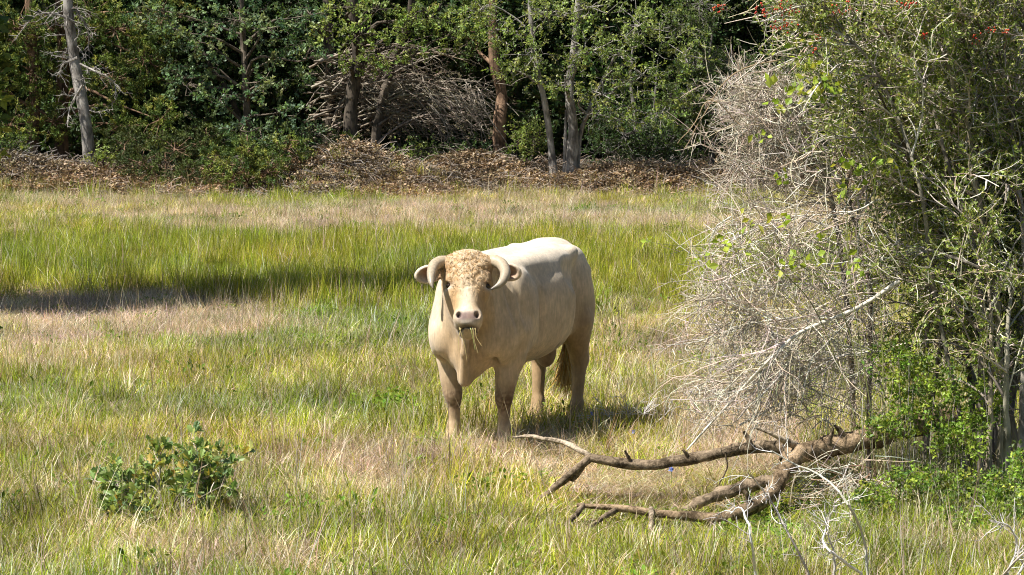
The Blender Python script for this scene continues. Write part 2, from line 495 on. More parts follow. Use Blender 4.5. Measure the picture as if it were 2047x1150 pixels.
GREEN = [(0.35, 0.38, 0.04), (0.43, 0.45, 0.06), (0.27, 0.315, 0.03), (0.48, 0.44, 0.10), (0.19, 0.24, 0.03)]
DRY = [(0.68, 0.57, 0.42), (0.74, 0.64, 0.50), (0.58, 0.47, 0.38), (0.62, 0.49, 0.33), (0.42, 0.31, 0.22)]
def build_grass():
    gm = mat_leaf('grass_blade', 0.32, 0.6, 0.10, instancer=True)
    S = []
    mix = GREEN + DRY
    def wts(g): return np.array([g / 5] * 5 + [(1 - g) / 5] * 5)
    # 0-3 tall upright green, 4-7 short mixed green, 8-11 dry tangled, 12-13 stalks, 14-15 leafy weeds
    for k in range(4): S.append(mesh_only('tall', blades(46, 0.13, 0.16, 0.40, 0.0062, 0.16, 0.22, mix, wts(0.9)), gm))
    for k in range(4): S.append(mesh_only('short', blades(52, 0.15, 0.07, 0.25, 0.0062, 0.40, 0.55, mix, wts(0.68)), gm))
    for k in range(4): S.append(mesh_only('dry', blades(74, 0.15, 0.08, 0.30, 0.0036, 0.55, 0.75, mix, wts(0.10), flop=0.5), gm))
    for k in range(2): S.append(mesh_only('stalk', blades(4, 0.05, 0.35, 0.62, 0.0040, 0.30, 0.14, DRY), gm))
    for k in range(2):
        nl = 60
        b0 = np.stack([rng.normal(0, 0.07, nl), rng.normal(0, 0.07, nl), rng.uniform(0.02, 0.14, nl)], -1)
        ax = nrm(np.concatenate([b0[:, :2] * 8, rng.uniform(0, 0.8, (nl, 1))], 1) + rng.normal(0, 0.4, (nl, 3)))
        mb = MB(); mb.add(*leaves(b0, ax, rng.uniform(0.025, 0.055, nl), 0.5, 1.2, 0.3, pick([(0.13, 0.22, 0.03), (0.18, 0.27, 0.04), (0.24, 0.30, 0.05)], nl)))
        S.append(mesh_only('weed', mb, gm))
    coll = source_collection('tuft', S)
    # where: a wedge a little wider than the view
    def cand(y0, y1, dens):
        A = 0; pts = []
        n = int(dens * 0.5 * 0.46 * (y1 ** 2 - y0 ** 2))
        y = np.sqrt(rng.uniform(y0 ** 2, y1 ** 2, n))
        x = rng.uniform(-0.23, 0.23, n) * y
        return np.stack([x, y], -1)
    P = np.concatenate([cand(14.6, 21, 105), cand(21, 30, 82), cand(30, 42, 62), cand(42, 56.6, 50)])
    x, y = P.T
    # photograph bearings of each point, to lay the patches of dry and green grass where they grow
    dep = CAM_H / y
    py = 575 + FPX * np.tan(np.arctan(dep) - PITCH)
    px = 1023.5 + x / np.sqrt(y ** 2 + 9) * FPX
    n = len(P)
    N1 = vnoise(x, y, 0.55, 21); N2 = vnoise(x, y, 1.5, 22); N3 = vnoise(x, y, 0.25, 23)
    dry = 0.21 + 0.50 * (N1 - 0.5) + 0.55 * (N2 - 0.5) + 0.28 * (N3 - 0.5)
    band = lambda a, b, s: 1 / (1 + np.exp(-(py - a) / s)) * 1 / (1 + np.exp((py - b) / s))
    blob = lambda cx, cy, sx, sy: np.exp(-((px - cx) / sx) ** 2 - ((py - cy) / sy) ** 2)
    dry += 0.62 * band(412, 486, 6) * (0.75 + 0.6 * (N2 - 0.5))
    dry -= 0.30 * blob(120, 470, 160, 30)
    dry -= 0.85 * band(494, 588, 7) * (1 - 0.55 * (px > 1150))
    dry += 0.95 * blob(120, 640, 330, 42) + 0.45 * blob(450, 665, 200, 55) + 0.35 * blob(60, 725, 180, 40)
    dry -= 0.35 * blob(700, 640, 150, 60) + 0.30 * blob(600, 760, 250, 60)
    dry += 0.40 * blob(1260, 690, 120, 90) + 0.35 * blob(1330, 560, 160, 60)
    dry += 0.65 * blob(1050, 930, 150, 45) + 0.55 * blob(1250, 960, 180, 40) + 0.5 * blob(760, 960, 130, 60)
    dry += 0.35 * blob(200, 860, 160, 40) - 0.35 * blob(250, 790, 260, 40) + 0.3 * blob(930, 850, 120, 25)
    dry += 0.30 * blob(420, 1110, 200, 40) - 0.30 * blob(900, 1090, 350, 60) - 0.3 * blob(1050, 1110, 250, 60)
    dry += 0.8 * blob(1450, 800, 120, 70) + 0.5 * blob(1500, 900, 150, 60)
    tall = np.clip(band(486, 622, 8) * (0.9 - 0.4 * (px > 1180)), 0, 1) + 0.6 * blob(920, 880, 130, 22) + 0.8 * band(398, 410, 5) * (N1 > 0.55)
    u = rng.uniform(0, 1, n)
    isdry = (dry + rng.normal(0, 0.22, n)) > 0.5
    istall = (~isdry) & (u < tall)
    idx = np.where(isdry, 8 + rng.integers(0, 4, n), np.where(istall, rng.integers(0, 4, n), 4 + rng.integers(0, 4, n)))
    v2 = rng.uniform(0, 1, n)
    idx = np.where(v2 < 0.035, 12 + rng.integers(0, 2, n), idx)
    weed = (v2 > 0.988) | (blob(780, 830, 45, 16) > rng.uniform(0.2, 0.8, n)) | (blob(1560, 1050, 180, 40) * 0.5 > rng.uniform(0.1, 0.9, n))
    idx = np.where(weed, 14 + rng.integers(0, 2, n), idx)
    N4 = vnoise(x, y, 0.16, 24)
    hz = rng.uniform(0.7, 1.3, n) * (1 + 0.25 * (N2 - 0.5)) * (0.72 + 0.56 * N4)
    hz *= np.where(isdry & (py > 500), 0.85, 1.0)
    hz *= 1 + 0.15 * blob(940, 900, 90, 25)
    hz *= 1 - 0.55 * np.exp(-(np.maximum(np.abs(px - 1350) - 230, 0) / 60) ** 2 - (np.maximum(np.abs(py - 1010) - 55, 0) / 30) ** 2)
    # bare, shaded floor where the thicket and the shrub stand is thinner
    keep = ~((px > 1700) & (py > 800) & (py < 1020) & (rng.uniform(0, 1, n) < 0.6))
    bedge = 55.0 + 0.7 * np.sin(x * 0.55) + 0.4 * np.sin(x * 1.3 + 1)
    keep &= (y < bedge + 0.25) | (rng.uniform(0, 1, n) < 0.10)
    z = np.where(y > bedge - 0.3, np.maximum(gz(x, y), bank_z(x, y)), gz(x, y))
    pts = np.stack([x, y, z], -1)
    rot = np.stack([rng.normal(0, 0.10, n), rng.normal(0, 0.10, n), rng.uniform(0, 6.28, n)], -1)
    scl = np.stack([rng.uniform(0.85, 1.2, n)] * 2 + [hz], -1)
    # tint: coat of each tuft; green runs from yellow green to deeper green, dry from straw to greyish pink
    ti = np.ones((n, 3)) * np.clip(rng.normal(1, 0.24, (n, 1)) * (0.70 + 0.60 * vnoise(x, y, 0.30, 33)[:, None]), 0.4, 1.7) * (1 + rng.normal(0, 0.05, (n, 3)))
    gsh = vnoise(x, y, 1.1, 31)[:, None]
    ti = np.where(idx[:, None] < 8, ti * (np.array([0.72, 0.88, 0.85]) * (1 - gsh) + np.array([1.24, 1.10, 1.0]) * gsh), ti)
    psh = np.clip(vnoise(x, y, 0.8, 32) + 0.5 * blob(150, 640, 330, 60) + 0.2 * band(412, 486, 6) - 0.1, 0, 1)[:, None]
    ti = np.where((idx[:, None] >= 8) & (idx[:, None] < 12), ti * (np.array([1.0, 0.98, 0.90]) * (1 - psh) + np.array([1.04, 0.96, 1.12]) * psh), ti)
    scatter('grass', pts[keep], rot[keep], scl[keep], idx[keep], np.clip(ti, 0.3, 1.8)[keep], coll,
            'mixed green and dry straw coloured grass of the pasture', 'grass')
build_grass()

def build_litter():
    lm = mat_leaf('litter_leaf', 0.1, 0.6, 0.3, instancer=True)
    S = []
    pal = [(0.33, 0.225, 0.125), (0.43, 0.30, 0.17), (0.22, 0.15, 0.085), (0.50, 0.39, 0.26), (0.14, 0.095, 0.06)]
    for k in range(4):
        nl = 64
        b0 = np.stack([rng.uniform(-0.22, 0.22, nl), rng.uniform(-0.22, 0.22, nl), rng.uniform(0.0, 0.045, nl)], -1)
        ax = rng.normal(0, 1, (nl, 3)) * np.array([1, 1, 0.35])
        mb = MB(); mb.add(*leaves(b0, ax, rng.uniform(0.035, 0.085, nl), 0.55, 1.2, 0.5, pick(pal, nl)))
        P = grow(b0[:3], ax[:3], rng.uniform(0.15, 0.4, 3), 4, 0.3)
        v, q = tubes(P, np.full((3, 4), 0.006), 3); mb.add(v, q, None, (0.30, 0.25, 0.20))
        S.append(mesh_only('litter', mb, lm))
    coll = source_collection('litter_clump', S)
    n = 9000
    y = rng.uniform(54.5, 61, n); x = rng.uniform(-0.21, 0.21, n) * y
    z = bank_z(x, y) + 0.05 * (vnoise(x, y, 0.35, 44) - 0.4)
    bedge = 55.0 + 0.7 * np.sin(x * 0.55) + 0.4 * np.sin(x * 1.3 + 1)
    ok = y > bedge - 0.2
    rot = np.stack([rng.normal(0, 0.2, n), rng.normal(0, 0.2, n), rng.uniform(0, 6.28, n)], -1)
    sc = np.stack([rng.uniform(0.8, 1.2, n)] * 3, -1)
    warm = vnoise(x, y, 0.9, 41)[:, None]
    ti = rng.normal(1, 0.12, (n, 1)) * (np.array([0.8, 0.85, 0.95]) * (1 - warm) + np.array([1.25, 1.12, 1.0]) * warm)
    scatter('leaf_litter', np.stack([x, y, z], -1)[ok], rot[ok], sc[ok], rng.integers(0, 4, n)[ok], ti[ok], coll,
            'fallen brown leaves and twigs covering the bank', 'leaf litter')
build_litter()
# ------------------------------------------------------------------ trees of the wood edge
BARK_GREY = mat_bark('bark_grey', (0.13, 0.115, 0.10), (0.40, 0.37, 0.33), 16, 0.22, 0.9)
BARK_DARK = mat_bark('bark_dark', (0.035, 0.028, 0.022), (0.13, 0.105, 0.08), 16, 0.2, 0.9)
BARK_RED = mat_bark('bark_shaggy', (0.09, 0.055, 0.035), (0.30, 0.19, 0.12), 24, 0.08, 1.0)
BARK_DEAD = mat_bark('bark_weathered', (0.20, 0.165, 0.13), (0.44, 0.385, 0.315), 30, 0.3, 0.5)
LEAF = mat_leaf('broad_leaf', 0.36, 0.42, 0.32)
NEEDLE = mat_leaf('scale_leaf', 0.2, 0.6, 0.25)
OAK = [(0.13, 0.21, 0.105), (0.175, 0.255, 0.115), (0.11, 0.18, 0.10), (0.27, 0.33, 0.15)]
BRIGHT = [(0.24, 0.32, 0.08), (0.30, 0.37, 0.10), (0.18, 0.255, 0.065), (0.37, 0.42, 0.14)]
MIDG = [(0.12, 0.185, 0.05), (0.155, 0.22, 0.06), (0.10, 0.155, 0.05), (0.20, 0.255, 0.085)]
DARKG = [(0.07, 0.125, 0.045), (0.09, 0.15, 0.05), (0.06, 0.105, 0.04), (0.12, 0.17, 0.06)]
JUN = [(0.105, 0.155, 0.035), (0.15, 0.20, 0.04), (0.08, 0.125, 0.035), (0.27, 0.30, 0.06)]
PXM = lambda d: FPX / d          # pixels per metre

def ell_sprays(clumps, dens, ltw=(0.22, 0.5)):
    """twig starts and directions through the volume of ellipsoidal clumps (px, py, d, rx, ry, rd metres)"""
    S, D, O = [], [], []
    for (px, py, d, rx, ry, rd) in clumps:
        c = W(px, py, d); s = PXM(d)
        r = np.array([rx / s, rd, ry / s])
        n = max(3, int(dens * (r[0] * r[2] * 3.14 + 0.6 * r[1] * (r[0] + r[2]) * 1.6)))
        u = nrm(rng.normal(size=(n, 3))) * (rng.uniform(0.12, 1, (n, 1)) ** 0.5)
        u = u * (1 + 0.25 * rng.normal(size=(n, 1)) * (rng.uniform(size=(n, 1)) < 0.3))
        S.append(c + u * r); D.append(nrm(u * 0.8 + rng.normal(0, 0.55, (n, 3)) + np.array([0, -0.15, 0.05]))); O.append(np.repeat(c[None], n, 0))
    if not S: return (np.zeros((0, 3)),) * 3
    return np.concatenate(S), np.concatenate(D), np.concatenate(O)

def leafy(mb_leaf, mb_wood, S, D, pal, leaf_len, wid, per, tw=(0.2, 0.45), up=0.8, twig_r=0.006, twig_c=(0.8, 0.78, 0.72), wfrac=1.0, jit=0.16, lobed=False):
    n = len(S)
    P = grow(S - D * 0.12, D, rng.uniform(tw[0], tw[1], n), 4, 0.35, -0.12, 0.15)
    sel = rng.uniform(size=n) < wfrac
    if sel.any() and mb_wood is not None:
        v, q = tubes(P[sel], np.ones((sel.sum(), 1)) * np.array([[1, 0.8, 0.55, 0.25]]) * twig_r, 3)
        mb_wood.add(v, q, None, twig_c)
    cl = pick(pal, n, jit)                                 # each spray has its own shade of green
    i = np.repeat(np.arange(n), per)
    t = rng.uniform(0.15, 1.0, len(i))
    B, T = along(P, i, t)
    ax = side_dirs(T, 0.95)
    c = np.clip(cl[i] * rng.normal(1, 0.10, (len(i), 1)), 0.004, 0.9)
    L = rng.uniform(0.65, 1.2, len(i)) * leaf_len
    mb_leaf.add(*leaves(B + rng.normal(0, 0.015, B.shape), ax, L, wid, up, 0.3, c, lobed))
    return P

def limb_to(mb, a, b, r0, r1, sag=0.0, K=9, tint=1.0):
    a, b = np.asarray(a, float), np.asarray(b, float)
    L = np.linalg.norm(b - a)
    m1 = a + (b - a) * 0.35 + rng.normal(0, 0.08 * L, 3) + np.array([0, 0, 0.10 * L - sag])
    m2 = a + (b - a) * 0.7 + rng.normal(0, 0.06 * L, 3) + np.array([0, 0, 0.06 * L - sag])
    P, R = smooth_path([a, m1, m2, b], K, [r0, r0 * 0.75, r0 * 0.45, r1])
    v, q = tubes(P[None], R[None], 6); mb.add(v, q, None, tint)
    return P

def tree(name, label, trunks, d, clumps, pal, bark, leaf=0.075, wid=0.55, per=13, dens=20, upper=(), leaf_mat=None, group='trees along the wood edge', cat='tree', wood_tint=1.0, tw=(0.2, 0.45), needle=False, lobed=False, deadtwigs=0, extra=None, udens=6):
    base = W(*trunks[0][0][0], d); base[2] = float(bank_z(base[0], base[1])) if d > 54 else 0.0
    root = empty(name, base, label, cat, group)
    mbt = MB(); paths = []
    for pts, rad in trunks:
        P0 = [W(px, py, d + (0 if k == 0 else rng.normal(0, 0.08))) for k, (px, py) in enumerate(pts)]
        P0[0] = P0[0].copy(); P0[0][2] = min(P0[0][2], float(bank_z(P0[0][0], d)) if d > 54 else 0) - 0.08
        P, R = smooth_path(P0, 22, rad)
        R = R * (1 + 0.05 * rng.normal(size=len(R))); R[0] *= 1.35; R[1] *= 1.12
        v, q = tubes(P[None], R[None], 10); mbt = MB(); mbt.add(v, q, None, wood_tint); paths.append((P, R)); mbt.build('trunk', bark, root, True, base)
    mbw, mbl = MB(), MB()
    upper = [(u[0], u[1] - (20 if d > 50 else 0), u[2] + (1.2 if d > 50 else 0), u[3], u[4], u[5]) for u in upper]
    allc = list(clumps) + list(upper)
    for cl in allc:
        c = W(cl[0], cl[1], cl[2])
        best = min(((np.linalg.norm(P[k] - (c + np.array([0, 0, -0.5]))), P[k], R[k]) for P, R in paths for k in range(4, len(P))), key=lambda x: x[0])
        mbq = MB(); limb_to(mbq, best[1], c, min(best[2] * 0.55, 0.05), 0.010, 0.0, 9, wood_tint); mbq.build('limb', bark, root, True, base)
    S, D, O = ell_sprays(clumps, dens * 1.75)
    if len(S):
        sel = rng.uniform(size=len(S)) < 0.22
        m = 0.5 * (S[sel] + O[sel]) + rng.normal(0, 0.05, (sel.sum(), 3))
        Pb = np.stack([O[sel], m, S[sel]], 1)
        v, q = tubes(Pb, np.ones((sel.sum(), 1)) * np.array([[0.014, 0.010, 0.006]]), 4); mbw.add(v, q, None, wood_tint)
        if needle:
            leafy(mbl, mbw, S, D, pal, leaf, 0.36, int(per * 1.6), (0.15, 0.38), 0.3, 0.004, 0.5, 0.5)
        else:
            leafy(mbl, mbw, S, D, pal, leaf, wid, per, tw, 0.35, 0.006, wood_tint, 1.0, lobed=lobed)
    if upper:
        S, D, O = ell_sprays(upper, udens)
        leafy(mbl, None, S, D, pal, 0.15 if not needle else 0.16, 0.6, 12, (0.4, 0.8), 0.6)
    if deadtwigs:
        S = []
        for k in range(deadtwigs):
            P, R = paths[0]; j = rng.integers(4, 17); S.append(P[j])
        S = np.array(S); ang = rng.uniform(0, 6.28, len(S))
        Dv = np.stack([np.cos(ang), np.sin(ang) * 0.6 - 0.3, rng.normal(0.0, 0.35, len(S))], -1)
        P = grow(S, Dv, rng.uniform(0.25, 0.8, len(S)), 6, 0.5, -0.35, 0.2)
        v, q = tubes(P, np.linspace(0.012, 0.003, 6)[None] * np.ones((len(S), 1)), 4); mbw.add(v, q, None, 1.15)
        i = np.repeat(np.arange(len(S)), 7); B, T = along(P, i, rng.uniform(0.2, 1, len(i)))
        P2 = grow(B, side_dirs(T, 0.9), rng.uniform(0.06, 0.22, len(i)), 4, 0.5, -0.1, 0.25)
        v, q = tubes(P2, np.linspace(0.006, 0.002, 4)[None] * np.ones((len(i), 1)), 3); mbw.add(v, q, None, 1.2)
    if extra: extra(mbw, mbl, paths)
    if mbw.n: tag(mbw.build('twigs', bark, root, False, base), kind='stuff')
    if mbl.n: mbl.build('crown', leaf_mat or LEAF, root, False, base)
    return root

def build_trees():
    # pale leaning oak at the left, bare lower trunk with dead lichen grey twigs
    def dead_limbs(mbw, mbl, paths):
        for pts in ([(150, 45), (110, 28), (70, 32), (28, 82)], [(160, 128), (200, 148), (228, 165), (232, 200)], [(152, 20), (176, 60), (176, 100)], [(155, 115), (125, 130), (120, 150)], [(165, 170), (140, 215), (135, 255)]):
            P, R = smooth_path([W(x, y, 58.0 + rng.normal(0, 0.15)) for x, y in pts], 9, np.linspace(0.028, 0.006, len(pts)))
            v, q = tubes(P[None], R[None], 5); mbw.add(v, q, None, 1.15)
            i = np.zeros(26, int); B, T = along(P[None], i, rng.uniform(0.1, 1, 26))
            P2 = grow(B, side_dirs(T, 0.8), rng.uniform(0.1, 0.4, 26), 5, 0.6, -0.3, 0.25)
            v, q = tubes(P2, np.linspace(0.008, 0.002, 5)[None] * np.ones((26, 1)), 3); mbw.add(v, q, None, 1.2)
    tree('oak_tree', 'leaning pale grey oak trunk with dead twigs at the far left of the wood',
         [([(182, 300), (170, 235), (152, 140), (141, 60), (136, 0), (140, -160), (150, -330)], [0.135, 0.12, 0.115, 0.11, 0.10, 0.09, 0.05])], 58.3,
         [], OAK, BARK_GREY, upper=[(60, -200, 60.0, 170, 110, 1.6), (210, -330, 60.2, 190, 120, 1.8)], deadtwigs=46, extra=dead_limbs, wood_tint=1.0)
    # junipers at the left
    tree('juniper_tree', 'dense dark juniper filling the left edge behind the leaning trunk',
         [([(60, 310), (70, 180), (60, 40), (55, -120), (50, -300)], [0.14, 0.12, 0.10, 0.07, 0.03])], 60.0,
         [(30, 60, 59.6, 80, 70, 0.9), (-30, 170, 59.4, 70, 80, 0.9), (70, 150, 59.8, 70, 60, 0.8), (20, 250, 58.9, 60, 45, 0.7), (105, 245, 59.6, 55, 40, 0.6), (-90, 60, 59.7, 90, 120, 0.9), (110, 60, 60.0, 60, 70, 0.8), (-60, 290, 58.6, 60, 45, 0.7)],
         JUN, BARK_RED, leaf=0.062, per=24, dens=27, needle=True, leaf_mat=NEEDLE, upper=[(30, -170, 60.4, 120, 150, 1.4)])
    tree('juniper_tree', 'dark juniper standing between the leaning trunk and the blue green oak',
         [([(122, 300), (124, 200), (128, 90), (120, 0), (125, -200)], [0.15, 0.13, 0.12, 0.10, 0.04])], 60.3,
         [(230, 60, 59.6, 80, 60, 0.8), (225, 160, 59.2, 70, 60, 0.8), (290, 115, 59.4, 60, 60, 0.7), (240, 250, 58.6, 65, 50, 0.7), (320, 240, 58.3, 60, 55, 0.7), (180, 20, 59.9, 60, 60, 0.8), (330, 30, 59.8, 60, 60, 0.8)],
         JUN, BARK_RED, leaf=0.062, per=24, dens=27, needle=True, leaf_mat=NEEDLE, upper=[(230, -150, 60.4, 120, 150, 1.4)])
    # blue green oak in the left middle
    def fork(mbw, mbl, paths):
        P, R = smooth_path([W(484, 250, 58.0), W(455, 180, 57.9), W(425, 140, 57.9), W(405, 100, 58.0)], 10, [0.06, 0.055, 0.045, 0.02])
        v, q = tubes(P[None], R[None], 7); mbw.add(v, q, None, 0.45)
    tree('oak_tree', 'slim oak with blue green leaves left of the dark trunks',
         [([(492, 352), (494, 250), (490, 150), (486, 80), (480, -40), (470, -260)], [0.085, 0.075, 0.07, 0.065, 0.06, 0.03])], 58.0,
         [(470, 40, 57.4, 70, 36, 0.5), (400, 85, 57.5, 55, 34, 0.5), (345, 55, 57.7, 55, 36, 0.5), (550, 55, 57.4, 55, 36, 0.5), (515, 165, 57.2, 48, 28, 0.4), (560, 225, 57.0, 52, 28, 0.4), (440, 200, 57.3, 40, 30, 0.4), (480, 262, 56.9, 46, 26, 0.4), (375, 170, 57.5, 52, 34, 0.4), (615, 105, 57.3, 40, 26, 0.4), (620, 30, 57.8, 44, 30, 0.5), (420, 135, 57.7, 30, 22, 0.3), (590, 160, 57.7, 40, 30, 0.4), (300, 20, 57.9, 50, 30, 0.5), (340, 130, 57.9, 36, 26, 0.4), (545, 120, 57.7, 30, 22, 0.4), (525, 285, 56.8, 40, 22, 0.4)],
         OAK, BARK_DARK, leaf=0.088, wid=0.62, per=14, dens=16, extra=fork, upper=[(480, -180, 59.2, 200, 110, 1.8)], wood_tint=1.5)
    # small junipers in front of the bank
    tree('juniper_shrub', 'drooping young juniper at the foot of the bank below the blue green oak',
         [([(500, 388), (498, 330), (494, 270)], [0.04, 0.03, 0.012])], 56.2,
         [(495, 300, 56.2, 46, 34, 0.4), (470, 345, 56.0, 52, 34, 0.5), (535, 345, 56.1, 52, 34, 0.5), (575, 300, 56.6, 50, 34, 0.5), (430, 320, 56.6, 40, 40, 0.4)],
         JUN, BARK_RED, leaf=0.058, per=26, dens=36, needle=True, leaf_mat=NEEDLE, group='shrubs along the bank', cat='shrub')
    tree('juniper_shrub', 'broad dark juniper bush hiding the bank between leaning trunk and oak',
         [([(330, 385), (332, 345), (330, 300)], [0.04, 0.03, 0.01])], 57.0,
         [(290, 330, 57.0, 52, 40, 0.5), (350, 300, 57.0, 56, 44, 0.5), (380, 350, 56.6, 52, 34, 0.5), (320, 365, 56.6, 44, 26, 0.4), (410, 280, 57.2, 46, 40, 0.5), (250, 290, 57.6, 44, 40, 0.5)],
         [(0.085, 0.11, 0.032), (0.11, 0.14, 0.036), (0.065, 0.09, 0.03)], BARK_RED, leaf=0.058, per=24, dens=34, needle=True, leaf_mat=NEEDLE, group='shrubs along the bank', cat='shrub')
    # dark trunks of the left middle
    tree('oak_tree', 'thick dark trunk with light green leaves above the dead brush',
         [([(698, 300), (703, 200), (716, 110), (706, 20), (700, -150), (690, -320)], [0.15, 0.135, 0.12, 0.11, 0.10, 0.05])], 58.4,
         [(720, 70, 57.6, 44, 30, 0.4), (765, 115, 57.5, 46, 24, 0.4), (700, 125, 57.4, 40, 22, 0.4), (800, 55, 57.7, 50, 34, 0.5), (755, 20, 57.8, 50, 30, 0.5), (650, 60, 57.6, 40, 36, 0.4), (850, 30, 57.9, 44, 30, 0.5), (830, 100, 57.8, 36, 24, 0.4), (690, 15, 57.8, 44, 26, 0.4), (900, 70, 58.2, 44, 34, 0.5)],
         BRIGHT, BARK_DARK, leaf=0.078, wid=0.6, per=14, dens=19, upper=[(730, -170, 59.6, 210, 110, 1.8)])
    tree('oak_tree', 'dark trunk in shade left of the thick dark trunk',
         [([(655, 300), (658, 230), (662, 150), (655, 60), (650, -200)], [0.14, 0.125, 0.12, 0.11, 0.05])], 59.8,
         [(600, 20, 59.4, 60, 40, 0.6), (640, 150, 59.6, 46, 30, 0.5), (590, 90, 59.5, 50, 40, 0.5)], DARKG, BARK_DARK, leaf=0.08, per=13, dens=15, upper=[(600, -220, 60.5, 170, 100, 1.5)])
    tree('oak_tree', 'dark slanting trunk right of the thick dark trunk',
         [([(742, 305), (756, 240), (772, 170), (790, 110), (820, 20), (840, -180)], [0.115, 0.10, 0.09, 0.08, 0.07, 0.03])], 58.9,
         [(880, 20, 59.2, 50, 34, 0.5), (930, 110, 59.3, 44, 34, 0.5)], DARKG, BARK_DARK, leaf=0.08, per=13, dens=14, upper=[(870, -210, 60.4, 160, 90, 1.5)], wood_tint=1.15)
    tree('cedar_tree', 'shaggy reddish brown trunk behind the right end of the dead brush',
         [([(1000, 312), (998, 250), (1003, 190), (988, 120), (985, 0), (980, -240)], [0.16, 0.13, 0.12, 0.11, 0.09, 0.04])], 58.8,
         [(960, 20, 59.3, 60, 46, 0.6), (940, 80, 59.5, 50, 34, 0.5)], JUN, BARK_RED, leaf=0.062, per=20, dens=16, needle=True, leaf_mat=NEEDLE, upper=[(985, -200, 60.3, 150, 100, 1.4)])
    # dead cedar: a fan of bare limbs between the trunks
    base = W(800, 318, 59.3); base[2] = float(bank_z(base[0], base[1]))
    dc = empty('dead_cedar', base, 'tangled heap of bare dead grey branches arching between the dark trunks', 'dead tree', 'trees along the wood edge')
    mb = MB(); n = 95
    st = np.stack([W(rng.uniform(600, 760), rng.uniform(120, 290), rng.uniform(58.7, 60.0)) for k in range(n)])
    en = np.stack([W(rng.uniform(740, 1010), rng.uniform(110, 300), rng.uniform(58.5, 60.0)) for k in range(n)])
    hump = rng.uniform(0.05, 0.55, n)
    t = np.linspace(0, 1, 9)
    P = st[:, None] * (1 - t)[None, :, None] + en[:, None] * t[None, :, None]
    P[..., 2] += (hump[:, None] * np.sin(np.pi * t)[None])
    P += np.cumsum(rng.normal(0, 0.022, P.shape), 1)
    add_parts('branch', P, np.linspace(1, 0.25, 9)[None] * rng.uniform(0.010, 0.034, (n, 1)), 5, pick([(1, .95, .9), (.7, .66, .62), (1.15, 1.05, .95)], n, 0.1), BARK_DEAD, dc, base)
    i = np.repeat(np.arange(n), 16); B, T = along(P, i, rng.uniform(0.1, 1, len(i)))
    P2 = grow(B, side_dirs(T, 0.7), rng.uniform(0.15, 0.75, len(i)), 5, 0.4, -0.2, 0.14)
    v, q = tubes(P2, np.linspace(1, 0.25, 5)[None] * rng.uniform(0.004, 0.010, (len(i), 1)), 3); mb.add(v, q, None, np.repeat(pick([(1.1, 1.0, .92), (.75, .7, .65)], len(i), 0.15), 15, axis=0))
    n = 60                                              # steep limbs at the right end
    st = np.stack([W(rng.uniform(840, 960), rng.uniform(150, 210), rng.uniform(58.4, 59.4)) for k in range(n)])
    P = grow(st, np.array([0.55, -0.1, -0.8]) + rng.normal(0, 0.25, (n, 3)), rng.uniform(0.5, 1.3, n), 6, 0.2, -0.1, 0.06)
    add_parts('branch', P, np.linspace(1, 0.3, 6)[None] * rng.uniform(0.007, 0.017, (n, 1)), 4, 1.1, BARK_DEAD, dc, base)
    tag(mb.build('twigs', BARK_DEAD, dc, False, base), kind='stuff')
    # bright oak with grey trunks
    tree('oak_tree', 'bright leafy oak with several slender grey trunks on the bank',
         [([(1108, 345), (1100, 280), (1088, 200), (1070, 120), (1060, 20), (1050, -150)], [0.085, 0.07, 0.065, 0.06, 0.05, 0.02]),
          ([(1141, 338), (1146, 260), (1138, 180), (1150, 80), (1160, -40), (1170, -220)], [0.12, 0.105, 0.095, 0.08, 0.07, 0.03]),
          ([(1128, 338), (1130, 280), (1132, 220)], [0.045, 0.038, 0.03]),
          ([(1152, 338), (1160, 270), (1176, 225), (1190, 190), (1230, 110)], [0.055, 0.045, 0.042, 0.036, 0.02])], 57.4,
         [(1000, 60, 56.9, 56, 44, 0.5), (1060, 110, 56.7, 60, 36, 0.5), (1095, 30, 56.8, 66, 42, 0.6), (1180, 100, 56.6, 64, 44, 0.6), (1205, 190, 56.4, 52, 34, 0.5), (1280, 50, 56.8, 70, 44, 0.6), (1285, 150, 56.6, 60, 40, 0.5), (1325, 225, 56.6, 42, 34, 0.4), (1255, 240, 56.5, 40, 26, 0.4), (1015, 140, 56.9, 40, 24, 0.4), (1130, 165, 56.6, 50, 26, 0.4), (1370, 110, 57.0, 48, 44, 0.5), (955, 25, 57.2, 50, 32, 0.5), (1180, 15, 57.0, 60, 30, 0.5), (1360, 190, 56.9, 34, 30, 0.4), (1240, 110, 56.9, 40, 30, 0.4)],
         BRIGHT, BARK_GREY, leaf=0.07, wid=0.55, per=15, dens=23, upper=[(1080, -160, 58.8, 210, 110, 1.7), (1300, -190, 58.9, 200, 120, 1.7)])
    # dark thicket right of it
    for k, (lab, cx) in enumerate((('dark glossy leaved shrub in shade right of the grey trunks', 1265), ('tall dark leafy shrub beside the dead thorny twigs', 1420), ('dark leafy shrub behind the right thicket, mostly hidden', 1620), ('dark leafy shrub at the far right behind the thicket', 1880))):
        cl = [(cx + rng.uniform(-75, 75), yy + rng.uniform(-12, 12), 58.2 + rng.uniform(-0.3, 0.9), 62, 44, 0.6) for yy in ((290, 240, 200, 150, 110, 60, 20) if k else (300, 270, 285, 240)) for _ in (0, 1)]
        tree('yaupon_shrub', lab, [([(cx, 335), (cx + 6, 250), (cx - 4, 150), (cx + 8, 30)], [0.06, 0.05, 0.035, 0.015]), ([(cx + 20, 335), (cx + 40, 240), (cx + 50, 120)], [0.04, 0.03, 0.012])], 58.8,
             cl, MIDG if k else DARKG, BARK_GREY, leaf=0.055, per=18, dens=22, upper=[(cx, -150, 59.8, 170, 110, 1.6)], group='dark shrubs under the trees', cat='shrub', wood_tint=0.6)
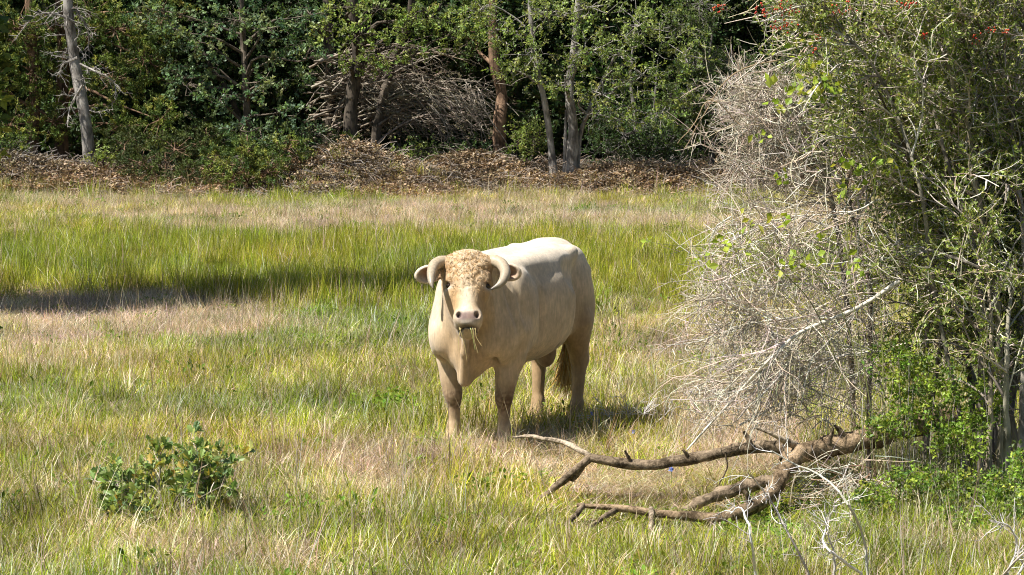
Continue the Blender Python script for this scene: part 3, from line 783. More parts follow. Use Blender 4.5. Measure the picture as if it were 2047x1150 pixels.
    # undergrowth
    und = [('low shrub at the foot of the thick dark trunk', 690, 285, 58.0, 44, 22, MIDG), ('low green shrub below the dead branches', 840, 300, 57.9, 46, 20, MIDG), ('small yellow green shrub left of the dead branches on the mound', 790, 318, 57.4, 22, 12, BRIGHT),
           ('leafy bush between the reddish trunk and the grey trunks', 1050, 270, 57.9, 40, 42, BRIGHT), ('low bush at the foot of the reddish trunk', 940, 300, 58.2, 50, 22, DARKG), ('yellow green juniper sprig low at the left edge of the wood', 20, 290, 57.6, 40, 40, JUN), ('small green shrub beside the base of the leaning trunk', 205, 312, 57.6, 30, 14, BRIGHT), ('low shrub left of the blue green oak in shade', 620, 262, 57.6, 34, 30, OAK)]
    for lab, px, py, d, rx, ry, pal in und:
        tree('bush', lab, [([(px, py + ry + 8), (px + 3, py), (px - 2, py - ry * 0.6)], [0.02, 0.014, 0.006])], d,
             [(px, py, d, rx, ry, 0.45), (px - rx * 0.4, py + ry * 0.3, d - 0.1, rx * 0.6, ry * 0.7, 0.35), (px + rx * 0.4, py + ry * 0.3, d - 0.1, rx * 0.6, ry * 0.7, 0.35)],
             pal, BARK_DARK, leaf=0.06, per=15, dens=34, group='undergrowth bushes on the bank', cat='bush')
    # the tree outside the frame at the left that throws the long shadow over the grass
    tree('juniper_tree', 'narrow juniper standing in the pasture left of the view', [([(-210, 620), (-210, 0), (-210, -1000)], [0.16, 0.13, 0.03])], 31.9,
         [], JUN, BARK_RED, needle=True, leaf_mat=NEEDLE, udens=60, upper=[(-210, 200 - 150 * k, 31.9, 182 - 9 * k, 130, 1.2 - 0.05 * k) for k in range(9)], group='trees along the wood edge')
build_trees()

def build_wood():
    """the depth of the wood behind: one dark mass of foliage and poles"""
    S = []
    for k in range(4):
        n = 26
        mb = MB()
        d0 = nrm(rng.normal(size=(n, 3)))
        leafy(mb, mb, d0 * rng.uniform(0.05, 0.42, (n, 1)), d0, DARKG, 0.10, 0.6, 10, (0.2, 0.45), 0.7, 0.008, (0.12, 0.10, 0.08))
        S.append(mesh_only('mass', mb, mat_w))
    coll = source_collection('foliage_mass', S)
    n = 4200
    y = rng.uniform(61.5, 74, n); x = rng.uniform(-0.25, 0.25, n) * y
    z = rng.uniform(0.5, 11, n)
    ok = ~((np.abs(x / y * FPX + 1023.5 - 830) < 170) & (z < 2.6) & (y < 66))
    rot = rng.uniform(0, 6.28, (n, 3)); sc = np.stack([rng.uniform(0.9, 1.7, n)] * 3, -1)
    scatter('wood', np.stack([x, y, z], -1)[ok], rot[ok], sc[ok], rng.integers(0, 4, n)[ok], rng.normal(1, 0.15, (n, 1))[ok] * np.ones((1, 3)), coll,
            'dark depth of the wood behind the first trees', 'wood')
mat_w = mat_leaf('wood_leaf', 0.3, 0.5, 0.3, instancer=True)
build_wood()
# ------------------------------------------------------------------ the bull
class Field:
    """distance field on a grid; smooth unions and carvings, then surface nets"""
    def __init__(s, lo, hi, h):
        s.lo = np.array(lo); s.h = h
        s.dim = np.ceil((np.array(hi) - s.lo) / h).astype(int) + 1
        s.D = np.full(s.dim, 1.0, dtype=np.float32)
        s.ax = [(s.lo[i] + np.arange(s.dim[i]) * h).astype(np.float32) for i in range(3)]
    def _box(s, lo, hi, m):
        sl, g = [], []
        for i in range(3):
            a = max(0, int((lo[i] - m - s.lo[i]) / s.h)); b = min(s.dim[i], int((hi[i] + m - s.lo[i]) / s.h) + 2)
            sl.append(slice(a, b)); g.append(s.ax[i][a:b])
        return tuple(sl), np.meshgrid(*g, indexing='ij', sparse=True)
    def put(s, fn, lo, hi, k, carve=False):
        sl, (X, Y, Z) = s._box(lo, hi, max(0.06, k * 1.2))
        d = fn(X, Y, Z)
        a = s.D[sl]
        if not carve:
            h = np.clip(0.5 + 0.5 * (d - a) / k, 0, 1)
            s.D[sl] = d + (a - d) * h - k * h * (1 - h)
        else:
            d = -d
            h = np.clip(0.5 - 0.5 * (d - a) / k, 0, 1)
            s.D[sl] = d + (a - d) * h + k * h * (1 - h)
    def ell(s, c, r, k=0.06, M=None, carve=False):
        c = np.array(c, dtype=float); r = np.array(r, dtype=float)
        M = np.eye(3) if M is None else M        # rows: local axes
        R = np.sqrt(((M.T * r) ** 2).sum(1))
        def fn(X, Y, Z):
            x, y, z = X - c[0], Y - c[1], Z - c[2]
            l = [(M[i, 0] * x + M[i, 1] * y + M[i, 2] * z) for i in range(3)]
            k0 = np.sqrt(sum((l[i] / r[i]) ** 2 for i in range(3)))
            k1 = np.sqrt(sum((l[i] / r[i] ** 2) ** 2 for i in range(3)))
            return (k0 * (k0 - 1.0) / np.maximum(k1, 1e-4)).astype(np.float32)
        s.put(fn, c - R, c + R, k, carve)
    def cone(s, a, b, ra, rb, k=0.04, carve=False, flat=None):
        a = np.array(a, dtype=float); b = np.array(b, dtype=float); v = b - a; L = (v ** 2).sum()
        def fn(X, Y, Z):
            x, y, z = X - a[0], Y - a[1], Z - a[2]
            t = np.clip((x * v[0] + y * v[1] + z * v[2]) / L, 0, 1)
            dx, dy, dz = x - t * v[0], y - t * v[1], z - t * v[2]
            if flat is not None: dy = dy * flat
            return (np.sqrt(dx ** 2 + dy ** 2 + dz ** 2) - (ra + (rb - ra) * t)).astype(np.float32)
        m = max(ra, rb)
        s.put(fn, np.minimum(a, b) - m, np.maximum(a, b) + m, k, carve)
    def mesh(s):
        D = s.D; S = D < 0
        c = [S[i:S.shape[0] - 1 + i, j:S.shape[1] - 1 + j, k:S.shape[2] - 1 + k] for i in (0, 1) for j in (0, 1) for k in (0, 1)]
        n = sum(x.astype(np.int8) for x in c)
        act = np.argwhere((n > 0) & (n < 8))
        idm = np.full(n.shape, -1, dtype=np.int32)
        idm[tuple(act.T)] = np.arange(len(act))
        off = np.array([(i, j, k) for i in (0, 1) for j in (0, 1) for k in (0, 1)])
        val = [D[tuple((act + o).T)] for o in off]
        acc = np.zeros((len(act), 3)); cnt = np.zeros(len(act))
        for p in range(8):
            for q in range(p + 1, 8):
                if np.abs(off[p] - off[q]).sum() != 1: continue
                m = (val[p] < 0) != (val[q] < 0)
                t = val[p][m] / (val[p][m] - val[q][m])
                acc[m] += off[p] + t[:, None] * (off[q] - off[p]); cnt[m] += 1
        V = s.lo + (act + acc / cnt[:, None]) * s.h
        Q = []
        for axis in range(3):
            o = [i for i in range(3) if i != axis]
            a = [slice(None)] * 3; b = [slice(None)] * 3
            a[axis] = slice(0, -1); b[axis] = slice(1, None)
            cr = S[tuple(a)] != S[tuple(b)]
            e = np.argwhere(cr)
            e = e[(e[:, o[0]] > 0) & (e[:, o[1]] > 0) & (e[:, o[0]] < idm.shape[o[0]]) & (e[:, o[1]] < idm.shape[o[1]])]
            u = np.zeros(3, int); u[o[0]] = 1; w = np.zeros(3, int); w[o[1]] = 1
            q = np.stack([idm[tuple((e - u - w).T)], idm[tuple((e - w).T)], idm[tuple(e.T)], idm[tuple((e - u).T)]], -1)
            flip = S[tuple(e.T)] if axis != 1 else ~S[tuple(e.T)]
            q[~flip] = q[~flip][:, ::-1]
            Q.append(q)
        Q = np.concatenate(Q); Q = Q[(Q >= 0).all(1)]
        return V, Q

BULL_YAW = math.radians(22)
BULL_POS = np.array([0.015, 22.0, 0.0])
HY = math.radians(22.5)                       # head turned to the bull's left
CD = np.array([math.cos(HY), math.sin(HY), 0.0])
HT = math.radians(60)
HF = CD * math.cos(HT) + np.array([0, 0, -math.sin(HT)])     # down the face
HN = CD * math.sin(HT) + np.array([0, 0, math.cos(HT)])      # out of the face
HS = np.array([-math.sin(HY), math.cos(HY), 0.0])            # to the bull's left
HO = np.array([1.06, 0.07, 1.485])
HM = np.stack([HS, HF, HN])
def HL(s, f, n):
    return HO + HS * s + HF * f + HN * n

def build_bull():
    F = Field((-1.3, -0.62, -0.02), (1.62, 0.72, 1.68), 0.0105)
    # --- trunk from its profile
    xs = np.array([-1.16, -1.08, -0.98, -0.85, -0.62, -0.50, -0.30, 0.0, 0.3, 0.55, 0.75, 0.9, 1.0])
    top = np.array([1.18, 1.34, 1.43, 1.475, 1.485, 1.465, 1.425, 1.395, 1.385, 1.38, 1.34, 1.24, 1.10])
    bot = np.array([1.02, 0.95, 0.88, 0.80, 0.72, 0.69, 0.61, 0.58, 0.59, 0.62, 0.66, 0.74, 0.9])
    wid = np.array([0.05, 0.14, 0.185, 0.215, 0.225, 0.275, 0.392, 0.405, 0.37, 0.33, 0.285, 0.20, 0.08])
    fx = np.linspace(-1.16, 1.0, 200)
    def sm(y):
        v = np.interp(fx, xs, y); kk = np.hanning(17); kk /= kk.sum()
        return np.convolve(np.pad(v, 8, mode='edge'), kk, mode='valid')
    tp, bt, wd = sm(top), sm(bot), sm(wid)
    def trunk(X, Y, Z):
        x = np.clip(X, -1.16, 1.0)
        t, b, w = np.interp(x, fx, tp), np.interp(x, fx, bt), np.interp(x, fx, wd)
        zc = b + (t - b) * 0.50; hh = (t - b) * 0.5
        e = 2.5
        zz = np.abs(Z - zc) / hh
        r = ((np.abs(Y) / w) ** e + zz ** e) ** (1 / e)
        d = (r - 1) * np.minimum(w, hh)
        ends = np.maximum(np.abs(X + 0.08) - 1.08, 0)
        return (d + ends).astype(np.float32)
    F.put(trunk, (-1.2, -0.42, 0.5), (1.05, 0.42, 1.55), 0.02)
    # back muscles, hips, tail head
    for s in (-1, 1):
        F.ell((-0.05, s * 0.17, 1.33), (0.75, 0.12, 0.10), 0.08)
        F.ell((-0.57, s * 0.235, 1.375), (0.085, 0.06, 0.06), 0.06)
        F.ell((-0.33, s * 0.385, 1.25), (0.16, 0.10, 0.11), 0.08, None, True)
        F.ell((0.35, s * 0.42, 1.0), (0.045, 0.085, 0.27), 0.06, None, True)
        F.ell((-1.04, s * 0.15, 1.19), (0.09, 0.08, 0.09), 0.10)
        # thigh and hind leg
        o = 0.02 if s > 0 else -0.03
        F.ell((-0.82, s * 0.175, 1.02), (0.24, 0.125, 0.38), 0.05)
        F.ell((-0.95, s * 0.170, 0.90), (0.15, 0.115, 0.28), 0.06)
        F.cone((-0.82, s * 0.185, 0.82), (-0.94 + o, s * 0.178, 0.54), 0.135, 0.072, 0.05)
        F.cone((-0.99 + o, s * 0.18, 0.60), (-1.0 + o, s * 0.18, 0.50), 0.045, 0.055, 0.05)
        F.cone((-0.95 + o, s * 0.18, 0.53), (-0.91 + o, s * 0.175, 0.17), 0.064, 0.042, 0.04)
        F.cone((-0.91 + o, s * 0.175, 0.165), (-0.86 + o, s * 0.175, 0.06), 0.054, 0.052, 0.03)
        F.cone((-0.86 + o, s * 0.175, 0.07), (-0.83 + o, s * 0.175, 0.03), 0.06, 0.075, 0.02)
        F.ell((-0.545, s * 0.345, 0.96), (0.05, 0.10, 0.31), 0.035, None, True)
        # stifle fold of skin joining thigh and flank
        F.ell((-0.56, s * 0.20, 0.84), (0.12, 0.04, 0.13), 0.06)
        # shoulder and fore leg
        F.ell((0.58, s * 0.275, 1.0), (0.20, 0.10, 0.33), 0.08)
        F.ell((0.80, s * 0.20, 0.86), (0.17, 0.14, 0.22), 0.10)
        F.cone((0.66, s * 0.245, 0.88), (0.66, s * 0.235, 0.68), 0.14, 0.105, 0.05)
        F.cone((0.66, s * 0.235, 0.70), (0.695, s * 0.205, 0.42), 0.105, 0.062, 0.04)
        F.ell((0.705, s * 0.203, 0.40), (0.064, 0.062, 0.085), 0.03)
        F.cone((0.695, s * 0.20, 0.38), (0.69, s * 0.198, 0.17), 0.052, 0.040, 0.03)
        F.cone((0.69, s * 0.205, 0.16), (0.735, s * 0.20, 0.06), 0.052, 0.05, 0.03)
        F.cone((0.735, s * 0.205, 0.07), (0.76, s * 0.205, 0.03), 0.06, 0.075, 0.02)
        F.ell((0.62, s * 0.23, 0.135), (0.03, 0.03, 0.03), 0.02)
    # breast, brisket, dewlap
    F.ell((0.84, 0.0, 0.93), (0.20, 0.25, 0.25), 0.10)
    F.ell((0.86, 0.0, 0.72), (0.16, 0.15, 0.15), 0.09)
    F.cone((1.02, 0.03, 0.92), (0.96, 0.0, 0.545), 0.06, 0.042, 0.05)
    F.cone((1.16, 0.10, 0.99), (1.10, 0.06, 0.76), 0.030, 0.027, 0.03)
    F.cone((1.10, 0.06, 0.76), (1.02, 0.02, 0.535), 0.027, 0.034, 0.03)
    F.cone((1.06, 0.05, 0.90), (0.99, 0.015, 0.58), 0.034, 0.036, 0.03)
    F.cone((1.08, 0.05, 1.00), (0.93, 0.0, 0.62), 0.05, 0.05, 0.05)
    F.cone((0.72, 0.0, 0.66), (0.94, 0.0, 0.555), 0.09, 0.048, 0.05)
    for s in (-1, 1):   # crease between breast and fore leg
        F.ell((0.90, s * 0.20, 0.70), (0.08, 0.02, 0.10), 0.06, None, True)
    for s in (-1, 1):
        F.ell((0.93, s * 0.16, 0.84), (0.09, 0.10, 0.14), 0.04)
        F.ell((0.72, s * 0.225, 0.57), (0.055, 0.068, 0.16), 0.05)
        F.ell((0.60, s * 0.235, 0.66), (0.06, 0.06, 0.09), 0.04)
    # neck and crest
    F.cone((0.55, 0.0, 1.06), (0.97, 0.035, 1.25), 0.31, 0.195, 0.10)
    F.cone((0.70, 0.0, 0.98), (1.02, 0.05, 1.15), 0.27, 0.15, 0.08)
    F.cone((0.40, 0.0, 1.27), (0.96, 0.03, 1.36), 0.10, 0.11, 0.10)
    F.cone((0.85, 0.05, 1.0), (1.10, 0.08, 1.08), 0.20, 0.11, 0.10)
    # sheath and scrotum
    F.cone((-0.05, 0, 0.60), (0.10, 0, 0.535), 0.07, 0.042, 0.06)
    F.ell((-0.66, 0.0, 0.60), (0.075, 0.085, 0.13), 0.04)
    # --- head
    E = lambda s, f, n, r, k=0.04, carve=False: F.ell(HL(s, f, n), r, k, HM, carve)
    C = lambda a, b, ra, rb, k=0.04, carve=False: F.cone(HL(*a), HL(*b), ra, rb, k, carve)
    E(0, 0.12, -0.11, (0.140, 0.18, 0.12))
    E(0, 0.075, -0.06, (0.165, 0.105, 0.085), 0.05)
    E(0, 0.20, -0.055, (0.128, 0.13, 0.06), 0.05)
    C((0, 0.20, -0.10), (0, 0.44, -0.085), 0.12, 0.086, 0.06)
    E(0, 0.40, -0.045, (0.062, 0.15, 0.045), 0.05)
    for s in (-1, 1):
        E(s * 0.075, 0.235, -0.19, (0.058, 0.15, 0.115), 0.07)
        E(s * 0.125, 0.195, -0.062, (0.036, 0.055, 0.036), 0.04)
        E(s * 0.118, 0.275, -0.09, (0.035, 0.05, 0.035), 0.04)
        E(s * 0.140, 0.216, -0.052, (0.026, 0.011, 0.022), 0.012)
        E(s * 0.140, 0.264, -0.062, (0.024, 0.010, 0.020), 0.012)
        C((s * 0.07, 0.26, -0.25), (s * 0.03, 0.50, -0.16), 0.06, 0.045, 0.06)
        E(s * 0.135, 0.055, -0.075, (0.05, 0.06, 0.06), 0.04)
        # ear
        ea = nrm(HS * s * 1.0 + HF * 0.16 + HN * 0.06 + np.array([0, 0, -0.05]))
        en = nrm(HN * 0.75 + HF * 0.65 - ea * np.dot(HN * 0.75 + HF * 0.65, ea))
        eb = np.cross(ea, en)
        EM = np.stack([ea, eb, en])
        c0 = HL(s * 0.165, 0.085 if s < 0 else 0.065, -0.14)
        F.cone(c0 - ea * 0.03, c0 + ea * 0.06, 0.042, 0.036, 0.03)
        F.ell(c0 + ea * 0.125, (0.105, 0.070, 0.038), 0.025, EM)
        F.ell(c0 + ea * 0.125 + en * 0.036, (0.086, 0.054, 0.044), 0.010, EM, True)
    E(0, 0.515, -0.075, (0.102, 0.085, 0.085), 0.05)
    E(0, 0.50, -0.02, (0.078, 0.062, 0.04), 0.04)
    for s in (-1, 1):
        E(s * 0.062, 0.50, -0.03, (0.040, 0.045, 0.04), 0.03)
    E(0, 0.575, -0.135, (0.064, 0.042, 0.05), 0.03)
    C((0, 0.50, -0.19), (0, 0.56, -0.15), 0.06, 0.045, 0.05)
    E(0, 0.578, -0.085, (0.085, 0.006, 0.07), 0.012, True)       # mouth line
    for s in (-1, 1):
        E(s * 0.064, 0.500, 0.004, (0.017, 0.026, 0.026), 0.012, True)   # nostril
        E(s * 0.152, 0.238, -0.055, (0.026, 0.026, 0.034), 0.012, True)   # eye socket
    # curls on the forehead, folds on the neck, small unevenness of the hide
    sl, (X, Y, Z) = F._box((0.85, -0.3, 0.9), (1.6, 0.5, 1.66), 0)
    x, y, z = X - HO[0], Y - HO[1], Z - HO[2]
    ls, lf, ln = [M[0] * x + M[1] * y + M[2] * z for M in (HS, HF, HN)]
    w1 = ls * 72 + 1.6 * np.sin(lf * 60 + 2.0 * np.sin(ls * 40)); w2 = lf * 66 + 1.8 * np.sin(ls * 70 + ln * 45 + 1.0)
    m = np.exp(-((np.maximum(np.abs(ls) - 0.09, 0) / 0.05) ** 2)) * np.clip((0.42 - lf) / 0.25, 0, 1) * np.clip((ln + 0.17) / 0.08, 0, 1)
    F.D[sl] -= (0.0058 * m * (np.sin(w1) * np.cos(w2) + 0.5 * np.sin(w1 * 0.53 + w2 * 0.61))).astype(np.float32)
    sl, (X, Y, Z) = F._box((0.3, -0.5, 0.6), (1.1, 0.5, 1.5), 0)
    ph = (X * 1.0 - Z * 0.16) * 62 + 1.1 * np.sin(Z * 7 + X * 5)
    m = np.exp(-((X - 0.80 - 0.10 * (Z - 1.1)) / 0.11) ** 2) * np.exp(-((Z - 1.08) / 0.22) ** 2)
    F.D[sl] += (0.0080 * m * np.sin(ph)).astype(np.float32)
    # ribs, faint
    sl, (X, Y, Z) = F._box((-0.6, -0.5, 0.6), (0.4, 0.5, 1.4), 0)
    m = np.exp(-((X + 0.1) / 0.28) ** 2) * np.exp(-((Z - 1.0) / 0.22) ** 2)
    F.D[sl] += (0.0012 * m * np.sin((X + 0.25 * Z) * 55)).astype(np.float32)
    V, Q = F.mesh()
    # --- hide colours (coat colours, sunlit parts painted paler, dirt and muzzle skin)
    n = len(V)
    r = np.random.default_rng(5)
    ph = np.sin(V @ np.array([[3.1, 5.2, 9.0], [7.0, -4.0, 3.0], [5.0, 8.0, -6.0]]).T * 2.2 + 1.0).mean(1)
    col = np.tile(np.array([0.71, 0.54, 0.35]), (n, 1)) * (1 + 0.07 * ph)[:, None]
    def blend(mask, c):
        nonlocal col
        mask = np.clip(mask, 0, 1)[:, None]
        col = col * (1 - mask) + np.array(c) * mask
    g = lambda c, s: np.exp(-(((V - np.array(c)) / np.array(s)) ** 2).sum(1))
    L = (V - HO) @ HM.T
    ls, lf, ln = L.T
    blend(np.clip((V[:, 2] - 1.15) / 0.3, 0, 1) * 0.6, (0.84, 0.76, 0.63))  # lit tone painted over the back and upper body
    blend(np.clip((-V[:, 1] - 0.12) / 0.15, 0, 1) * np.clip((V[:, 2] - 0.7) / 0.2, 0, 1) * 0.4, (0.82, 0.73, 0.58))            # sun-facing right side painted paler
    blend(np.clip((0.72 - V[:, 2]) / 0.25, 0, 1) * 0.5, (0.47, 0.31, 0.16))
    blend(np.clip((-0.5 - V[:, 0]) / 0.2, 0, 1) * np.clip((1.15 - V[:, 2]) / 0.3, 0, 1) * 0.8, (0.42, 0.27, 0.13))  # thighs and hind legs darker brown below the rump
    blend(0.7 * g((1.0, 0.05, 0.80), (0.18, 0.22, 0.25)), (0.52, 0.32, 0.14))
    head = np.clip((lf + 0.06) / 0.03, 0, 1) * (V[:, 0] > 0.98) * np.clip((ln + 0.30) / 0.06, 0, 1) * np.clip((0.24 - np.abs(ls)) / 0.03, 0, 1) * np.clip((0.72 - lf) / 0.04, 0, 1)
    cur = np.sin(ls * 72 + 1.6 * np.sin(lf * 60 + 2.0 * np.sin(ls * 40))) * np.cos(lf * 66 + 1.8 * np.sin(ls * 70 + ln * 45 + 1.0))
    blend(head * 0.55, (0.64, 0.43, 0.22))
    blend(head * np.clip((0.45 - lf) / 0.25, 0, 1) * np.clip(0.32 - 0.65 * cur, 0, 0.75), (0.46, 0.26, 0.09))
    blend(head * np.exp(-((np.abs(ls) - 0.10) / 0.05) ** 2) * np.exp(-((lf - 0.37) / 0.11) ** 2) * 0.55, (0.46, 0.24, 0.07))
    blend(head * np.clip((np.abs(ls) - 0.10) / 0.05, 0, 1) * np.exp(-((lf - 0.12) / 0.10) ** 2) * 0.6, (0.36, 0.20, 0.08))
    blend(head * np.exp(-(ls / 0.05) ** 2) * np.exp(-((lf - 0.38) / 0.13) ** 2) * 0.85, (0.82, 0.70, 0.52))  # cream bridge of the face, with its sunlit highlight painted in
    for s in (-1, 1):
        blend(np.exp(-((ls - s * 0.145) / 0.035) ** 2 - ((lf - 0.262) / 0.016) ** 2) * head, (0.76, 0.66, 0.54))
        blend(np.exp(-((ls - s * 0.142) / 0.030) ** 2 - ((lf - 0.232) / 0.013) ** 2) * head, (0.16, 0.09, 0.06))
        ea = nrm(HS * s * 1.0 + HF * 0.16 + HN * 0.06 + np.array([0, 0, -0.05])); en = nrm(HN * 0.75 + HF * 0.65 - ea * np.dot(HN * 0.75 + HF * 0.65, ea))
        ec = HL(s * 0.165, 0.085 if s < 0 else 0.065, -0.14) + ea * 0.125 + en * 0.036
        dl = (V - ec) @ np.stack([ea, np.cross(ea, en), en]).T
        inner = (np.sqrt(((dl / np.array([0.086, 0.054, 0.044])) ** 2).sum(1)) - 1) * 0.044
        ear = np.exp(-((ls - s * 0.29) / 0.07) ** 2 - ((lf - 0.10) / 0.055) ** 2) * np.clip((0.012 - inner) / 0.006, 0, 1) * (np.abs(ls) > 0.17)
        blend(ear * 0.95, (0.36, 0.15, 0.08))
    mz = np.exp(-(np.abs(ls) / 0.10) ** 4) * np.exp(-((lf - 0.53) / 0.075) ** 4) * (V[:, 0] > 1.1)
    blend(mz * 0.8, (0.80, 0.70, 0.58))
    pad = np.exp(-(np.abs(ls) / 0.076) ** 6) * np.exp(-((lf - 0.515) / 0.034) ** 4) * np.clip((ln + 0.055) / 0.02, 0, 1)
    blend(pad, (0.30, 0.205, 0.18))
    for s in (-1, 1):
        blend(np.exp(-((ls - s * 0.064) / 0.019) ** 2 - ((lf - 0.502) / 0.023) ** 2) * (ln > -0.06) * 1.2, (0.05, 0.025, 0.02))
    blend(np.exp(-((lf - 0.578) / 0.010) ** 2) * (np.abs(ls) < 0.085) * (ln > -0.15) * (V[:, 0] > 1.15), (0.05, 0.03, 0.02))
    blend(np.exp(-((lf - 0.60) / 0.020) ** 2) * np.exp(-(ls / 0.055) ** 4) * (ln > -0.17) * 0.8, (0.66, 0.50, 0.30))
    # mud on knees and feet
    spk = np.clip(0.5 + 0.9 * np.sin(V[:, 0] * 71 + 3 * np.sin(V[:, 2] * 37)) * np.sin(V[:, 1] * 83 + 2 * np.sin(V[:, 2] * 51)), 0, 1)
    for s in (-1, 1):
        blend(np.exp(-((V[:, 2] - 0.36) / 0.12) ** 2) * (np.abs(V[:, 1] - s * 0.21) < 0.11) * (V[:, 0] > 0.4) * np.clip((0.6 + 0.6 * spk) * (1.0 if s > 0 else 0.7), 0, 1), (0.12, 0.06, 0.03))
    blend((V[:, 2] < 0.075) * 0.85, (0.12, 0.085, 0.06))
    blend(np.clip((0.62 - V[:, 2]) / 0.3, 0, 1) * (V[:, 0] < -0.5) * 0.35 * spk, (0.30, 0.2, 0.11))
    blend(g((-0.66, 0, 0.56), (0.10, 0.11, 0.14)) * 0.9, (0.26, 0.15, 0.11))
    for q in range(26):
        c = (r.uniform(-0.35, 0.25), r.uniform(0.05, 0.34), r.uniform(0.56, 0.72))
        sz = r.uniform(0.010, 0.028)
        blend(g(c, (sz * 1.6, sz * 2.5, sz)) * 0.85, (0.08, 0.05, 0.035))
    curl = head * np.clip((0.52 - lf) / 0.35, 0, 1)
    # --- material
    m, nt, out = mat_new('hide')
    at = nd(nt, 'ShaderNodeAttribute', attribute_name='tint')
    cu = nd(nt, 'ShaderNodeAttribute', attribute_name='curl')
    tc = nd(nt, 'ShaderNodeTexCoord')
    n1 = nd(nt, 'ShaderNodeTexNoise', i_Scale=9.0, i_Detail=6.0, i_Roughness=0.65)
    mp = nd(nt, 'ShaderNodeMapping'); mp.inputs['Scale'].default_value = (22, 30, 6)
    n2 = nd(nt, 'ShaderNodeTexNoise', i_Scale=2.0, i_Detail=4.0, i_Roughness=0.6)
    n3 = nd(nt, 'ShaderNodeTexNoise', i_Scale=26.0, i_Detail=3.0, i_Distortion=2.2)
    nt.links.new(tc.outputs['Object'], n1.inputs['Vector']); nt.links.new(tc.outputs['Object'], mp.inputs[0])
    nt.links.new(mp.outputs[0], n2.inputs['Vector']); nt.links.new(tc.outputs['Object'], n3.inputs['Vector'])
    mr = nd(nt, 'ShaderNodeMapRange'); mr.inputs[1].default_value = 0.3; mr.inputs[2].default_value = 0.72; mr.inputs[3].default_value = 0.76; mr.inputs[4].default_value = 1.14
    nt.links.new(n1.outputs[0], mr.inputs[0])
    mr2 = nd(nt, 'ShaderNodeMapRange'); mr2.inputs[1].default_value = 0.3; mr2.inputs[2].default_value = 0.7; mr2.inputs[3].default_value = 0.80; mr2.inputs[4].default_value = 1.13
    nt.links.new(n2.outputs[0], mr2.inputs[0])
    mu = nd(nt, 'ShaderNodeMath', operation='MULTIPLY'); nt.links.new(mr.outputs[0], mu.inputs[0]); nt.links.new(mr2.outputs[0], mu.inputs[1])
    mx = nd(nt, 'ShaderNodeMix', data_type='RGBA', blend_type='MULTIPLY'); mx.inputs[0].default_value = 1.0
    nt.links.new(at.outputs['Color'], mx.inputs[6]); nt.links.new(mu.outputs[0], mx.inputs[7])
    n4 = nd(nt, 'ShaderNodeTexNoise', i_Scale=3.2, i_Detail=7.0, i_Roughness=0.72, i_Distortion=0.6)
    nt.links.new(tc.outputs['Object'], n4.inputs['Vector'])
    sz = nd(nt, 'ShaderNodeSeparateXYZ'); nt.links.new(tc.outputs['Object'], sz.inputs[0])
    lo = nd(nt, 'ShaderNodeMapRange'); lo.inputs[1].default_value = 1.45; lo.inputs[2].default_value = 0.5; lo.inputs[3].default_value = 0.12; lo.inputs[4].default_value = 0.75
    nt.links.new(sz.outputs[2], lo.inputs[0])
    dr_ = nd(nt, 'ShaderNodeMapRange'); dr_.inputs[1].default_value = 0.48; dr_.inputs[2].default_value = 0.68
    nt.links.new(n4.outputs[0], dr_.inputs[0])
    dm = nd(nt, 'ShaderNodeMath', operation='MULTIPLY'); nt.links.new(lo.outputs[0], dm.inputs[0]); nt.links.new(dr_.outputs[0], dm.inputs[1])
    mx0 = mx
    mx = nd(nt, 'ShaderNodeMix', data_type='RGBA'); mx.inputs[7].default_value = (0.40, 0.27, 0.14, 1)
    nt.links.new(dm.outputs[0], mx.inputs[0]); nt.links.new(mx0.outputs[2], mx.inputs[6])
    hs = nd(nt, 'ShaderNodeMix', data_type='FLOAT')
    nt.links.new(cu.outputs['Fac'], hs.inputs[0]); nt.links.new(n2.outputs[0], hs.inputs[2]); nt.links.new(n3.outputs[0], hs.inputs[3])
    st = nd(nt, 'ShaderNodeMapRange'); st.inputs[3].default_value = 0.16; st.inputs[4].default_value = 0.8
    nt.links.new(cu.outputs['Fac'], st.inputs[0])
    b = nd(nt, 'ShaderNodeBump'); b.inputs['Distance'].default_value = 0.010
    nt.links.new(st.outputs[0], b.inputs['Strength']); nt.links.new(hs.outputs[0], b.inputs['Height'])
    p = nd(nt, 'ShaderNodeBsdfPrincipled'); p.inputs['Roughness'].default_value = 0.62
    p.inputs['Specular IOR Level'].default_value = 0.25
    p.inputs['Sheen Weight'].default_value = 0.15; p.inputs['Sheen Roughness'].default_value = 0.5
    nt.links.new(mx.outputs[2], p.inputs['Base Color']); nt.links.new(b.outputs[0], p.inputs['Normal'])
    nt.links.new(p.outputs[0], out.inputs[0])
    bull = empty('bull', BULL_POS, 'cream coloured horned bull standing in the grass, facing the camera', 'bull')
    bull.rotation_euler = (0, 0, -math.pi / 2 - BULL_YAW)
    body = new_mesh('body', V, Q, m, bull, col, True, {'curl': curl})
    # --- horns
    hm = mat_tint('horn_material', 0.4, 0.45)
    for s, pts, rad in ((-1, [(-0.12, 0.045, -0.09), (-0.19, 0.05, -0.055), (-0.243, 0.10, -0.01), (-0.262, 0.19, 0.045), (-0.262, 0.275, 0.085), (-0.25, 0.335, 0.105)], [0.047, 0.046, 0.042, 0.034, 0.022, 0.004]),
                        (1, [(0.12, 0.045, -0.09), (0.185, 0.045, -0.055), (0.245, 0.095, -0.01), (0.268, 0.19, 0.04), (0.235, 0.285, 0.075), (0.165, 0.335, 0.085)], [0.047, 0.046, 0.043, 0.038, 0.028, 0.006])):
        P, R = smooth_path([HL(*q) for q in pts], 26, rad)
        R = R * (1 + 0.05 * np.sin(np.arange(26) * 2.4) * np.linspace(1, 0, 26))
        v, q = tubes(P[None], R[None], 14)
        t = np.repeat(np.linspace(0, 1, 26), 14)[:, None]
